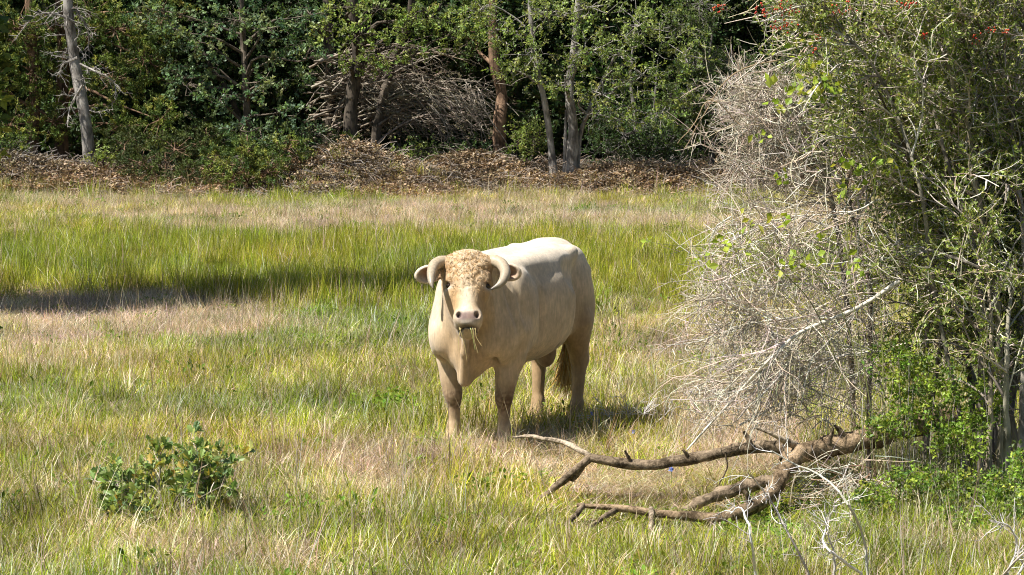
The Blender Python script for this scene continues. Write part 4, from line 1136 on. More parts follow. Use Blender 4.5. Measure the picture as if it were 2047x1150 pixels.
        c = np.array([0.56, 0.44, 0.29]) * (1 - t) + np.array([0.34, 0.29, 0.22]) * t
        c = np.where(t > 0.85, c * (1 - (t - 0.85) * 4.5), c)
        mb = MB(); mb.add(v, q, None, c); h = mb.build('horn', hm, bull, True)
    # --- eyes
    m, nt, out = mat_new('eye_material')
    p = nd(nt, 'ShaderNodeBsdfPrincipled'); p.inputs['Base Color'].default_value = (0.012, 0.007, 0.005, 1); p.inputs['Roughness'].default_value = 0.08
    nn = nd(nt, 'ShaderNodeTexNoise', i_Scale=120.0)
    rr = nd(nt, 'ShaderNodeValToRGB'); rr.color_ramp.elements[0].color = (0.006, 0.004, 0.003, 1); rr.color_ramp.elements[1].color = (0.03, 0.016, 0.009, 1)
    nt.links.new(nn.outputs[0], rr.inputs[0]); nt.links.new(rr.outputs[0], p.inputs['Base Color']); nt.links.new(p.outputs[0], out.inputs[0])
    u = np.linspace(0, np.pi, 9); w = np.arange(14) * 2 * np.pi / 14
    for s in (-1, 1):
        c = HL(s * 0.134, 0.240, -0.066)
        P = np.stack([np.stack([c + HS * 0.027 * np.sin(a) * np.cos(b_) + HF * 0.021 * np.sin(a) * np.sin(b_) + HN * 0.027 * np.cos(a) for b_ in w]) for a in u])
        k = np.arange(8)[:, None]; j = np.arange(14)[None, :]; jn = (j + 1) % 14
        q = np.stack([k * 14 + j, k * 14 + jn, (k + 1) * 14 + jn, (k + 1) * 14 + j], -1).reshape(-1, 4)
        mb = MB(); mb.add(P.reshape(-1, 3), q); mb.build('eye', m, bull, True)
    # --- curly hair on the poll and forehead: short crooked locks
    bmh = mat_leaf('hair_material', 0.15, 0.6, 0.15)
    sel = (head * np.clip((0.46 - lf - 0.7 * np.abs(ls)) / 0.40, 0, 1) > r.uniform(0.15, 1.0, n)) & (ln > -0.16) & (np.abs(ls) < 0.15)
    ii = np.flatnonzero(sel); ii = r.choice(ii, min(800, len(ii)), replace=False)
    b0 = V[ii]
    outd = nrm(b0 - HL(0, 0.15, -0.16))
    dr = nrm(outd * 0.16 + HF * 0.6 + HS * r.normal(0, 0.5, (len(ii), 1)) + r.normal(0, 0.3, (len(ii), 3)))
    P = grow(b0, dr, r.uniform(0.012, 0.028, len(ii)), 5, 1.6, 0, 0.3)
    v, q = tubes(P, np.array([[0.0016, 0.0017, 0.0015, 0.0012, 0.0004]]) * np.ones((len(ii), 1)), 3)
    c = 1.25 * (0.85 * col[ii] + 0.15 * pick([(0.72, 0.56, 0.36), (0.60, 0.42, 0.22), (0.48, 0.29, 0.12)], len(ii), 0.1))
    mb = MB(); mb.add(v, q, None, np.repeat(c, 15, axis=0)); tag(mb.build('forehead_hair', bmh, bull), kind='stuff')
    # --- tail with its switch
    mb = MB()
    P, R = smooth_path([(-1.07, 0, 1.40), (-1.17, 0, 1.34), (-1.215, 0, 1.18), (-1.215, 0.0, 0.95), (-1.20, -0.01, 0.75), (-1.18, -0.02, 0.58)], 20, [0.045, 0.042, 0.035, 0.026, 0.02, 0.016])
    v, q = tubes(P[None], R[None], 8); mb.add(v, q, None, (0.62, 0.47, 0.30))
    tail = mb.build('tail', m if False else bmh, bull, True)
    nh = 420
    st = np.array([-1.185, -0.02, 0.60]) + r.normal(0, 0.012, (nh, 3)) + np.array([0, 0, 1]) * r.uniform(-0.06, 0.06, (nh, 1))
    P = grow(st, np.array([0.0, 0.0, -1.0]) + r.normal(0, 0.14, (nh, 3)), r.uniform(0.22, 0.42, nh), 6, 0.25, -0.2, 0.06)
    P[..., 0] += 0.0
    v, q = tubes(P, np.ones((nh, 1)) * np.array([[0.003, 0.0032, 0.003, 0.0026, 0.002, 0.0008]]), 3)
    c = pick([(0.78, 0.46, 0.12), (0.66, 0.36, 0.08), (0.84, 0.58, 0.22)], nh, 0.1)
    mb = MB(); mb.add(v, q, None, np.repeat(c, 18, axis=0)); tag(mb.build('switch', bmh, tail), kind='stuff')
    # --- hair tuft of the sheath
    nh = 120
    st = np.array([0.12, 0.0, 0.52]) + r.normal(0, 0.014, (nh, 3))
    P = grow(st, np.array([0.2, 0.0, -1.0]) + r.normal(0, 0.3, (nh, 3)), r.uniform(0.05, 0.10, nh), 4, 0.3, -0.2, 0.1)
    v, q = tubes(P, np.ones((nh, 1)) * np.array([[0.003, 0.003, 0.002, 0.0008]]), 3)
    c = pick([(0.30, 0.17, 0.07), (0.40, 0.24, 0.10)], nh, 0.1)
    mb = MB(); mb.add(v, q, None, np.repeat(c, 12, axis=0)); tag(mb.build('belly_hair', bmh, bull), kind='stuff')
    # --- grass stems hanging from the mouth (held, so things of their own)
    Mw = Matrix.Translation(Vector(BULL_POS)) @ Matrix.Rotation(-math.pi / 2 - BULL_YAW, 4, 'Z')
    gm = mat_leaf('straw_material', 0.25)
    mouth = HL(0, 0.578, -0.06)
    mb = MB()
    ends = []
    for k, (s0, ds, ln_) in enumerate([(-0.055, 0.05, 0.22), (-0.05, -0.01, 0.16), (0.02, 0.03, 0.15), (0.035, 0.035, 0.17), (0.05, 0.045, 0.12)]):
        a = HL(s0, 0.580, -0.055); c_ = HL(s0 * 1.05, 0.60, -0.015); e = c_ + HS * ds + np.array([0, 0, -ln_]) + CD * 0.02
        mid = c_ + (e - c_) * 0.5 + HS * r.normal(0, 0.008)
        P = np.array([(Mw @ Vector(q))[:] for q in smooth_path([a, c_, mid, e], 9)])
        v, q = tubes(P[None], np.linspace(0.0042, 0.0022, 9)[None], 4)
        mb.add(v, q, None, (0.62, 0.50, 0.24) if k != 2 else (0.45, 0.48, 0.16))
    o0 = np.array((Mw @ Vector(mouth))[:])
    st_ob = mb.build('grass_stems', gm, None, False, o0); st_ob.location = o0
    tag(st_ob, 'dry grass stems hanging from the mouth of the cream bull', 'grass stems')
    return bull
bull = build_bull()
# ------------------------------------------------------------------ the thicket at the right
TWIG = mat_tint('dead_twig', 0.85, 0.15)
PALE = [(0.64, 0.57, 0.46), (0.72, 0.65, 0.55), (0.52, 0.43, 0.33), (0.58, 0.48, 0.35)]
STEMC = [(0.30, 0.27, 0.22), (0.36, 0.33, 0.28), (0.23, 0.20, 0.16)]
def pxpy(P):
    y = P[..., 1]; z = CAM_H - P[..., 2]
    # camera coordinates
    dep = y * _cp + z * _sp; v = (y * _sp - z * _cp)
    return 1023.5 + P[..., 0] / dep * FPX, 575 - v / dep * FPX
def add_tubes(mb, P, r0, r1, sides, pal, jit=0.12, knob=0.0):
    N, K, _ = P.shape
    R = np.asarray(r0).reshape(-1, 1) * np.linspace(1, 0, K)[None] + np.asarray(r1).reshape(-1, 1) * np.linspace(0, 1, K)[None]
    R = R * np.ones((N, 1))
    if knob: R = R * (1 + knob * rng.normal(size=R.shape))
    v, q = tubes(P, R, sides); mb.add(v, q, None, np.repeat(pick(pal, N, jit), K * sides, axis=0))

def build_thicket():
    # ---- living yaupon: stems, branches, twigs, leaves
    base = G(1990, 930)
    root = empty('yaupon_bush', base, 'tall tangled leafy thicket filling the right side of the view', 'bush')
    ns = 26
    B0 = np.stack([G(rng.uniform(1840, 2230), rng.uniform(890, 960)) for _ in range(ns)]); B0[:, 2] = -0.05
    T0 = np.stack([W(rng.uniform(1500, 2250), rng.uniform(-260, 260), rng.uniform(18.9, 21.2)) for _ in range(ns)])
    t = np.linspace(0, 1, 12)
    P1 = B0[:, None] * (1 - t)[None, :, None] + T0[:, None] * t[None, :, None]
    lean = (T0 - B0) * np.array([1, 1, 0])
    P1 -= lean[:, None] * (0.9 * (t - t ** 2))[None, :, None]           # rise first, arch over later
    P1 += np.cumsum(rng.normal(0, 0.022, P1.shape), 1)
    add_parts('stem', P1, rng.uniform(0.014, 0.034, (ns, 1)) * np.linspace(1, 0.3, 12)[None], 7, pick(STEMC, ns, 0.1), BARK_GREY_LIGHT, root, base)
    # a few that show clearly in the photograph
    for pts, d, r in (([(1960, 880), (1955, 560), (1900, 330), (1850, 150), (1760, 60), (1640, 30)], 19.3, 0.022), ([(2000, 900), (1990, 600), (1960, 420), (1935, 250), (1880, 100), (1870, -60)], 19.2, 0.024),
                      ([(1930, 890), (1880, 620), (1850, 400), (1800, 230), (1730, 110), (1700, 90)], 19.1, 0.018), ([(1740, 870), (1735, 600), (1710, 470), (1680, 330), (1690, 250)], 19.9, 0.020), ([(2040, 900), (2042, 500), (2010, 300), (2030, 60)], 19.4, 0.024), ([(2010, 905), (2016, 700), (2025, 500)], 18.9, 0.026), ([(1975, 900), (1985, 690), (1975, 480)], 18.9, 0.02)):
        P, R = smooth_path([W(x, y, d + rng.normal(0, 0.08)) for x, y in pts], 24, np.linspace(r, r * 0.3, len(pts)))
        P[0, 2] = -0.03 if P[0, 2] > 0.3 else P[0, 2]
        P += np.cumsum(rng.normal(0, 0.006, P.shape), 0)
        add_parts('stem', P[None], R[None] * (1 + 0.05 * rng.normal(size=R.shape)), 7, pick(STEMC, 1)[0] * 1.3, BARK_GREY_LIGHT, root, base)
        Pk = P[np.linspace(0, 23, 12).astype(int)][None]; P1 = np.concatenate([P1, Pk])
    n2 = 520
    i = rng.integers(0, len(P1), n2); B, T = along(P1, i, rng.uniform(0.12, 1.0, n2) ** 0.8)
    D = side_dirs(T, 0.9) + np.array([-0.35, -0.40, 0.12])
    P2 = grow(B, D, rng.uniform(0.35, 1.05, n2), 7, 0.5, -0.05, 0.12)
    n3 = 4400
    i = rng.integers(0, n2, n3); B, T = along(P2, i, rng.uniform(0.1, 1, n3))
    P3 = grow(B, side_dirs(T, 0.95) + np.array([-0.25, -0.30, 0.12]), rng.uniform(0.12, 0.46, n3), 5, 0.5, 0.0, 0.16)
    n4 = 9000
    i = rng.integers(0, n3, n4); B, T = along(P3, i, rng.uniform(0.1, 1, n4))
    P4 = grow(B, side_dirs(T, 1.0), rng.uniform(0.04, 0.16, n4), 4, 0.4, 0.05, 0.14)
    def thin(P, extra=0.0):
        """keep the outline of the thicket: nothing left of its edge, open where the pasture shows through"""
        x, y = pxpy(P.mean(1))
        edge = np.interp(y, [-200, 0, 100, 200, 330, 420, 560, 700, 860, 1000, 1200], [1330, 1480, 1520, 1520, 1500, 1530, 1480, 1560, 1700, 1780, 1800])
        keep = x > edge + rng.normal(0, 18, len(x))
        hole = np.exp(-((x - 1560) / 90) ** 2 - ((y - 460) / 70) ** 2) + 0.6 * np.exp(-((x - 1660) / 60) ** 2 - ((y - 440) / 45) ** 2)
        keep &= rng.uniform(size=len(x)) > hole * (0.85 + extra)
        keep &= P[..., 2].min(1) > 0.0
        keep &= (P[..., 1].min(1) > 18.2)
        return keep
    P2 = P2[thin(P2)]; P3 = P3[thin(P3)]; P4 = P4[thin(P4)]
    mb = MB()
    add_tubes(mb, P2, rng.uniform(0.005, 0.011, len(P2)), 0.003, 5, STEMC + PALE[:2], 0.12, 0.05)
    add_tubes(mb, P3, rng.uniform(0.0032, 0.0058, len(P3)), 0.0018, 4, PALE, 0.14)
    add_tubes(mb, P4, 0.0022, 0.0012, 3, PALE, 0.14)
    tag(mb.build('twigs', TWIG, root, False, base), kind='stuff')
    # leaves: thick in the upper and right parts, thin where the twigs are dead
    def leafiness(P):
        x, y = pxpy(P)
        f = np.clip((x - np.interp(y, [-200, 100, 250, 400, 560, 700, 900], [1380, 1500, 1560, 1640, 1620, 1690, 1760])) / 150, 0, 1)
        f *= 0.55 + 0.75 * np.clip(vnoise(P[:, 0] * 1.0 + P[:, 1] * 0.4, P[:, 2], 0.14, 77) - 0.15, 0, 1)
        f *= 1 - 0.5 * np.exp(-((x - 1700) / 90) ** 2 - ((y - 330) / 80) ** 2)
        f *= 1 - 0.6 * np.clip((y - 640) / 200, 0, 1)
        return f
    mbl = MB()
    for P, per, sz in ((P3, 17, 0.034), (P4, 10, 0.032)):
        i = np.repeat(np.arange(len(P)), per); B, T = along(P, i, rng.uniform(0.15, 1, len(i)))
        ok = rng.uniform(size=len(i)) < leafiness(B)
        B, T = B[ok], T[ok]
        mbl.add(*leaves(B, side_dirs(T, 0.8), rng.uniform(0.6, 1.2, len(B)) * sz, 0.5, 0.3, 0.25, pick([(0.28, 0.35, 0.075), (0.36, 0.42, 0.10), (0.20, 0.27, 0.06), (0.48, 0.50, 0.16), (0.14, 0.19, 0.05)], len(B), 0.15)))
    mbl.build('leaves', LEAF, root, False, base)
    # red berries near the top
    bm_ = mat_tint('berry_red', 0.25, 0.6)
    ico = np.array([[0, 0, 1], [.894, 0, .447], [.276, .851, .447], [-.724, .526, .447], [-.724, -.526, .447], [.276, -.851, .447], [.724, .526, -.447], [-.276, .851, -.447], [-.894, 0, -.447], [-.276, -.851, -.447], [.724, -.526, -.447], [0, 0, -1]])
    icf = np.array([[0, 1, 2], [0, 2, 3], [0, 3, 4], [0, 4, 5], [0, 5, 1], [1, 6, 2], [2, 7, 3], [3, 8, 4], [4, 9, 5], [5, 10, 1], [2, 6, 7], [3, 7, 8], [4, 8, 9], [5, 9, 10], [1, 10, 6], [11, 7, 6], [11, 8, 7], [11, 9, 8], [11, 10, 9], [11, 6, 10]])
    for (x, y, sx, sy, nb) in ((1440, 15, 12, 7, 16), (1520, 17, 9, 8, 12), (1566, 20, 16, 14, 26), (1557, 52, 18, 8, 22), (1533, 28, 9, 7, 8), (1818, 6, 22, 7, 28), (1950, 79, 9, 7, 10), (1982, 66, 8, 8, 9), (1673, 22, 8, 8, 8), (1632, 74, 6, 4, 6), (1700, 10, 10, 8, 8), (2010, 68, 5, 6, 6), (1845, 70, 6, 6, 6), (1625, 96, 6, 5, 6)):
        c = W(x, y, 18.75); mb = MB()
        for k in range(nb):
            p = c + np.array([rng.normal(0, sx / 310 * 0.7), rng.normal(0, 0.025), rng.normal(0, sy / 310 * 0.8)])
            mb.add(p + ico * rng.uniform(0.005, 0.0085), None, icf, pick([(0.62, 0.06, 0.025), (0.55, 0.035, 0.02), (0.70, 0.11, 0.03)], 1)[0])
        P = grow(np.repeat(c[None], 3, 0), rng.normal(0, 1, (3, 3)) + np.array([1, 0.6, 0]), np.full(3, 0.14), 4); add_tubes(mb, P, 0.0025, 0.0015, 3, STEMC)
        tag(mb.build('berry_cluster', bm_, root, True, base), kind='stuff')

    # ---- greenbrier vine with big yellow green leaves
    b1 = G(1760, 930)
    vine = empty('greenbrier_vine', b1, 'climbing vine with large yellow green leaves on the left edge of the thicket', 'vine')
    mb, mbl = MB(), MB()
    paths = [[(1760, 930), (1700, 560), (1690, 380), (1650, 200), (1600, 120), (1560, 60)], [(1770, 930), (1760, 600), (1740, 340), (1670, 180), (1640, 100)], [(1740, 930), (1640, 640), (1560, 540), (1500, 480), (1440, 440), (1400, 400)], [(1750, 930), (1690, 640), (1600, 530), (1500, 500), (1340, 490), (1285, 480)]]
    for pts in paths:
        P, R = smooth_path([W(x, y, 18.72 + rng.normal(0, 0.05)) for x, y in pts], 30, np.linspace(0.004, 0.0018, len(pts)))
        P[0, 2] = -0.02
        v, q = tubes(P[None], R[None], 5); mb.add(v, q, None, (0.24, 0.25, 0.09))
    for (x, y, sx, sy, nl) in ((1612, 128, 22, 14, 20), (1645, 165, 26, 20, 34), (1630, 190, 18, 12, 18), (1560, 200, 16, 10, 10), (1700, 325, 24, 14, 16), (1688, 378, 16, 8, 12), (1765, 330, 20, 14, 14), (1570, 350, 14, 8, 8), (1500, 455, 16, 30, 12), (1605, 515, 28, 22, 18), (1700, 528, 18, 10, 14), (1450, 490, 12, 12, 6), (1290, 482, 10, 5, 4), (1520, 270, 14, 8, 7), (1590, 150, 50, 40, 20), (1560, 430, 30, 16, 8), (1410, 520, 12, 8, 4)):
        B = np.stack([W(x + rng.normal(0, sx * 0.8), y + rng.normal(0, sy * 0.8), 18.72 + rng.normal(0, 0.10)) for _ in range(nl)])
        mbl.add(*leaves(B, rng.normal(0, 1, (nl, 3)) + np.array([0, -0.3, -0.3]), rng.uniform(0.04, 0.075, nl), 0.78, 0.3, 0.25, pick([(0.34, 0.44, 0.05), (0.42, 0.50, 0.06), (0.25, 0.36, 0.045), (0.46, 0.46, 0.08)], nl)))
        # short stalks tie the leaves to the vine
        c = W(x, y, 18.74); P = np.stack([np.repeat(c[None], nl, 0), 0.5 * (c + B) + rng.normal(0, 0.006, B.shape), B], 1); add_tubes(mb, P, 0.0015, 0.001, 3, [(0.25, 0.27, 0.09)])
    tag(mb.build('stems', TWIG, vine, False, b1), kind='stuff'); mbl.build('leaves', LEAF, vine, False, b1)

    # ---- dead thorny shrub at the upper left of the thicket
    b2 = G(1720, 880)
    dead = empty('dead_thorn_bush', b2, 'bare pale thorny twigs bristling left from the upper thicket', 'dead bush')
    mb = MB()
    o = W(1650, 350, 20.0)
    P, R = smooth_path([b2 + np.array([0, 0.4, -0.05]), W(1700, 700, 20.2), W(1680, 500, 20.1), o, W(1600, 230, 20.0), W(1540, 140, 20.0)], 26, [0.022, 0.02, 0.018, 0.015, 0.01, 0.004])
    v, q = tubes(P[None], R[None], 6); mb.add(v, q, None, (0.36, 0.31, 0.25))
    n = 130; i = np.zeros(n, int); B, T = along(P[None], i, rng.uniform(0.5, 1.0, n))
    tx = np.stack([W(rng.uniform(1400, 1590), rng.uniform(120, 420), rng.uniform(19.5, 20.6)) for _ in range(n)])
    L = np.linalg.norm(tx - B, axis=1)
    PA = grow(B, tx - B, L * rng.uniform(0.6, 1.1, n), 8, 0.10, 0.02, 0.05)
    add_tubes(mb, PA, rng.uniform(0.003, 0.0065, n), 0.0018, 4, PALE, 0.12)
    m = 1500; i = rng.integers(0, n, m); B, T = along(PA, i, rng.uniform(0.45, 1, m) ** 0.8)
    PB = grow(B, side_dirs(T, 1.05), rng.uniform(0.06, 0.30, m), 4, 0.12, 0, 0.06)
    add_tubes(mb, PB, 0.0026, 0.0012, 3, PALE, 0.14)
    m2 = 2200; i = rng.integers(0, m, m2); B, T = along(PB, i, rng.uniform(0.3, 1, m2))
    PC = grow(B, side_dirs(T, 1.0), rng.uniform(0.02, 0.07, m2), 3, 0.2, 0, 0.1); add_tubes(mb, PC, 0.0018, 0.0009, 3, PALE, 0.14)
    for pts in ([(1560, 120), (1460, 150), (1400, 230), (1360, 290)], [(1480, 250), (1420, 200), (1384, 256), (1352, 292)]):
        P, R = smooth_path([W(x, y, 19.6) for x, y in pts], 14, [0.004, 0.004, 0.0035, 0.002]); P += np.cumsum(rng.normal(0, 0.004, P.shape), 0)
        v, q = tubes(P[None], R[None], 4); mb.add(v, q, None, (0.34, 0.25, 0.15))
    tag(mb.build('twigs', TWIG, dead, False, b2), kind='stuff')

    # ---- heap of drooping dead limbs, lower left of the thicket
    b3 = G(1600, 900)
    heap = empty('dead_brush', b3, 'heap of drooping grey dead limbs and fine twigs beside the thicket', 'dead brush')
    mb = MB(); lim = []
    for pts, r, d in (([(1800, 560), (1705, 622), (1610, 662), (1545, 720), (1450, 820), (1372, 905)], 0.017, 18.9), ([(1612, 662), (1580, 730), (1530, 790), (1478, 842)], 0.010, 18.85), ([(1720, 640), (1640, 633), (1500, 650), (1400, 682), (1335, 692)], 0.009, 19.2), ([(1520, 640), (1490, 620), (1440, 585)], 0.006, 19.2), ([(1530, 650), (1545, 680), (1580, 720)], 0.006, 19.1), ([(1450, 820), (1480, 700), (1540, 560), (1600, 480)], 0.007, 19.4), ([(1800, 480), (1700, 560), (1560, 570), (1450, 600)], 0.008, 19.4), ([(1760, 400), (1690, 430), (1560, 440), (1440, 500), (1400, 560)], 0.007, 19.5), ([(1480, 850), (1600, 780), (1700, 700)], 0.008, 19.2), ([(1780, 700), (1650, 720), (1540, 760), (1430, 770)], 0.007, 19.1)):
        P, R = smooth_path([W(x, y, d + rng.normal(0, 0.06)) for x, y in pts], 18, np.linspace(r, r * 0.35, len(pts)))
        P += np.cumsum(rng.normal(0, 0.0028, P.shape), 0)
        add_parts('limb', P[None], R[None] * (1 + 0.05 * rng.normal(size=R.shape)), 6, pick([(0.66, 0.60, 0.51), (0.72, 0.66, 0.57)], 1, 0.05)[0], TWIG, heap, b3)
        lim.append(P[np.linspace(0, 17, 9).astype(int)])
    lim = np.array(lim)
    n = 420; i = rng.integers(0, len(lim), n); B, T = along(lim, i, rng.uniform(0.05, 1, n))
    PA = grow(B, side_dirs(T, 0.8) + np.array([-0.25, 0.1, -0.2]), rng.uniform(0.2, 0.8, n), 6, 0.45, -0.25, 0.12)
    # twigs through the volume
    n5 = 620
    c = np.stack([W(rng.uniform(1400, 1780), rng.uniform(420, 860), rng.uniform(18.9, 20.3)) for _ in range(n5)])
    PV = grow(c, rng.normal(0, 1, (n5, 3)) + np.array([-0.5, 0, -0.35]), rng.uniform(0.2, 0.6, n5), 6, 0.5, -0.2, 0.12)
    PA = np.concatenate([PA, PV])
    x, y = pxpy(PA.mean(1)); ok = (PA[..., 2].min(1) > 0.01) & (x > 1345 + np.abs(y - 760) * 0.25) & (y < 850 + rng.normal(0, 12, len(x)))
    PA = PA[ok]
    add_tubes(mb, PA, rng.uniform(0.0026, 0.0052, len(PA)), 0.0015, 4, PALE, 0.14)
    m = 4000; i = rng.integers(0, len(PA), m); B, T = along(PA, i, rng.uniform(0.1, 1, m))
    PB = grow(B, side_dirs(T, 0.9), rng.uniform(0.05, 0.22, m), 4, 0.4, -0.05, 0.14)
    PB = PB[(PB[..., 2].min(1) > 0.0) & (pxpy(PB.mean(1))[1] < 862)]
    add_tubes(mb, PB, 0.0022, 0.0011, 3, PALE, 0.16)
    tag(mb.build('twigs', TWIG, heap, False, b3), kind='stuff')

    # ---- low bright green shrubs at the foot of the thicket
    for lab, cl, nm in (('low light green leafy shrub under the stems of the thicket', [(1850, 780, 18.75, 90, 80, 0.30), (1800, 720, 18.8, 70, 50, 0.25), (1900, 870, 18.55, 90, 60, 0.3), (1780, 850, 18.6, 60, 40, 0.25), (1960, 800, 18.9, 60, 70, 0.25)], 'leafy_shrub'),
                        ('bright green ground plants spreading at the bottom right corner', [(1950, 970, 18.2, 90, 45, 0.35), (1830, 960, 18.2, 80, 35, 0.3), (2020, 1010, 17.9, 60, 50, 0.3), (1740, 990, 18.1, 60, 30, 0.3), (1900, 1040, 17.8, 90, 28, 0.3), (2050, 940, 18.3, 50, 50, 0.3)], 'ground_plant')):
        b4 = G(1880, 1000 if nm == 'leafy_shrub' else 1050)
        r4 = empty(nm, b4, lab, 'shrub' if nm == 'leafy_shrub' else 'plant')
        S, D, O = ell_sprays(cl, 340)
        ok = S[:, 2] > 0.02; S, D, O = S[ok], D[ok], O[ok]
        mb, mbl = MB(), MB()
        leafy(mbl, mb, S, D, [(0.22, 0.33, 0.05), (0.30, 0.42, 0.06), (0.15, 0.24, 0.04), (0.40, 0.48, 0.08), (0.10, 0.16, 0.035)], 0.032, 0.6, 11, (0.06, 0.16), 0.8, 0.0016, (0.24, 0.22, 0.12), 1.0, 0.22)
        sel = rng.uniform(size=len(S)) < 0.15
        Bf = S[sel] * np.array([1, 1, 0]) + np.concatenate([rng.normal(0, 0.05, (sel.sum(), 2)), np.zeros((sel.sum(), 1))], 1)
        add_tubes(mb, np.stack([Bf, 0.5 * (Bf + S[sel]) + rng.normal(0, 0.02, Bf.shape), S[sel]], 1), 0.003, 0.0016, 4, STEMC)
        tag(mb.build('stems', TWIG, r4, False, b4), kind='stuff'); mbl.build('leaves', LEAF, r4, False, b4)

    # ---- a pile of thin dry sticks below the log
    b5 = G(1690, 985)
    n = 260
    c = np.stack([W(rng.normal(1690, 50), rng.normal(975, 26), rng.uniform(18.3, 18.9)) for _ in range(n)]); c[:, 2] = np.maximum(c[:, 2], 0.02)
    P = grow(c, rng.normal(0, 1, (n, 3)) * np.array([1, 0.6, 0.5]) + np.array([-0.2, 0, -0.3]), rng.uniform(0.12, 0.4, n), 5, 0.4, -0.1, 0.14)
    P[..., 2] = np.maximum(P[..., 2], 0.01)
    mb = MB(); add_tubes(mb, P, rng.uniform(0.0018, 0.004, n), 0.0012, 4, PALE + [(0.33, 0.22, 0.14)], 0.15)
    o5 = mb.build('stick_pile', TWIG, None, False, b5); o5.location = b5
    tag(o5, 'small pile of thin dry sticks under the fallen log', 'sticks')
BARK_GREY_LIGHT = mat_bark('bark_stem', (0.45, 0.42, 0.38), (1.0, 0.95, 0.88), 26, 0.3, 0.6)
build_thicket()

# ------------------------------------------------------------------ fallen branch
def build_log():
    b = G(1560, 1000)
    m = mat_bark('bark_log', (0.22, 0.19, 0.15), (1.1, 1.0, 0.88), 40, 0.8, 1.0)
    root = empty('fallen_branch', b, 'large weathered fallen branch forking left across the grass from the thicket', 'branch')
    def piece(name, pts, ds, rad, col, sides=12, n=34, par=None):
        P0 = [W(x, y, d) for (x, y), d in zip(pts, ds)]
        P, R = smooth_path(P0, n, np.array(rad) / 310.0)
        P += np.cumsum(rng.normal(0, 0.0022, P.shape), 0)
        v, q = tubes(P[None], R[None], sides)
        # ridged, twisted bark relief
        a = np.tile(np.arange(sides), n); k = np.repeat(np.arange(n), sides)
        ax = np.repeat(P, sides, axis=0); o = v - ax
        rel = 1 + 0.10 * np.sin(a * 2.6 + k * 0.35) + 0.09 * rng.normal(size=len(v)) + 0.06 * np.sin(k * 0.9 + a)
        v = ax + o * rel[:, None]
        mb = MB(); c = np.array(col) * (1 + 0.10 * rng.normal(size=(len(v), 1)))
        mb.add(v, q, None, c)
        return mb.build(name, m, par or root, True, b)
    C1, C2, C3 = (0.42, 0.33, 0.23), (0.34, 0.28, 0.21), (0.58, 0.51, 0.42)
    piece('trunk', [(1900, 835), (1790, 862), (1700, 885), (1590, 908), (1570, 925)], [19.4, 19.1, 18.95, 18.75, 18.7], [22, 21, 21, 21, 13], C1)
    piece('upper_limb', [(1605, 905), (1560, 893), (1500, 896), (1440, 908), (1380, 922), (1300, 934), (1240, 928), (1176, 914)], [18.78, 18.8, 18.85, 18.85, 18.85, 18.85, 18.85, 18.85], [16, 13, 12, 11.5, 11, 10.5, 10, 8.5], C2)
    piece('bent_limb', [(1600, 905), (1565, 945), (1548, 980), (1500, 1015), (1440, 1033), (1380, 1031), (1300, 1021), (1220, 1014), (1152, 1008)], [18.65, 18.5, 18.35, 18.1, 17.95, 17.95, 18.0, 18.05, 18.05], [18, 16, 15, 13.5, 11.5, 9.5, 7.5, 6, 4], C1)
    piece('middle_limb', [(1562, 958), (1520, 970), (1470, 988), (1410, 1010), (1360, 1040)], [18.5, 18.5, 18.45, 18.4, 18.4], [12, 13, 13, 11, 8], C2)
    piece('pale_twig', [(1180, 912), (1160, 902), (1120, 885), (1062, 876), (1026, 878)], [18.85, 18.9, 19.0, 19.1, 19.1], [6, 6, 5.5, 4, 2], C3, 8, 18)
    piece('forked_twig', [(1180, 916), (1150, 940), (1105, 975), (1062, 1006)], [18.85, 18.83, 18.8, 18.8], [9, 8, 7, 5], C2, 8, 16)
    piece('forked_twig', [(1174, 920), (1160, 940), (1142, 962)], [18.85, 18.85, 18.85], [7, 6, 4], C2, 7, 10)
    piece('forked_twig', [(1166, 1009), (1148, 1030), (1120, 1058)], [18.05, 17.85, 17.65], [6, 5, 3.5], C2, 7, 10)
    piece('forked_twig', [(1232, 1018), (1195, 1042), (1146, 1078)], [18.05, 17.75, 17.45], [6, 5, 3], C2, 7, 12)
    piece('forked_twig', [(1302, 1018), (1300, 1045), (1296, 1078)], [18.0, 17.75, 17.5], [6, 5.5, 4], C3, 7, 10)
    piece('broken_stub', [(1598, 905), (1585, 886), (1560, 872), (1512, 856)], [18.7, 18.65, 18.6, 18.6], [10, 8, 6, 3], C3, 8, 14)
    for (x, y, d, dx, dy, r_) in ((1500, 888, 18.8, -14, -20, 5), (1380, 914, 18.85, -16, -16, 4), (1260, 922, 18.85, -8, -18, 3.5), (1690, 872, 18.9, -22, -22, 6), (1500, 1004, 18.1, -14, -20, 5), (1655, 884, 18.8, 10, -26, 4)):
        piece('broken_stub', [(x, y + 8), (x + dx * 0.5, y + dy * 0.45), (x + dx, y + dy)], [d, d - 0.02, d - 0.03], [r_ * 1.6, r_, r_ * 0.55], C2, 7, 8)
    piece('hanging_twig', [(1452, 905), (1455, 935), (1440, 970)], [18.8, 18.8, 18.8], [2.5, 2, 1.2], C2, 5, 10)
build_log()

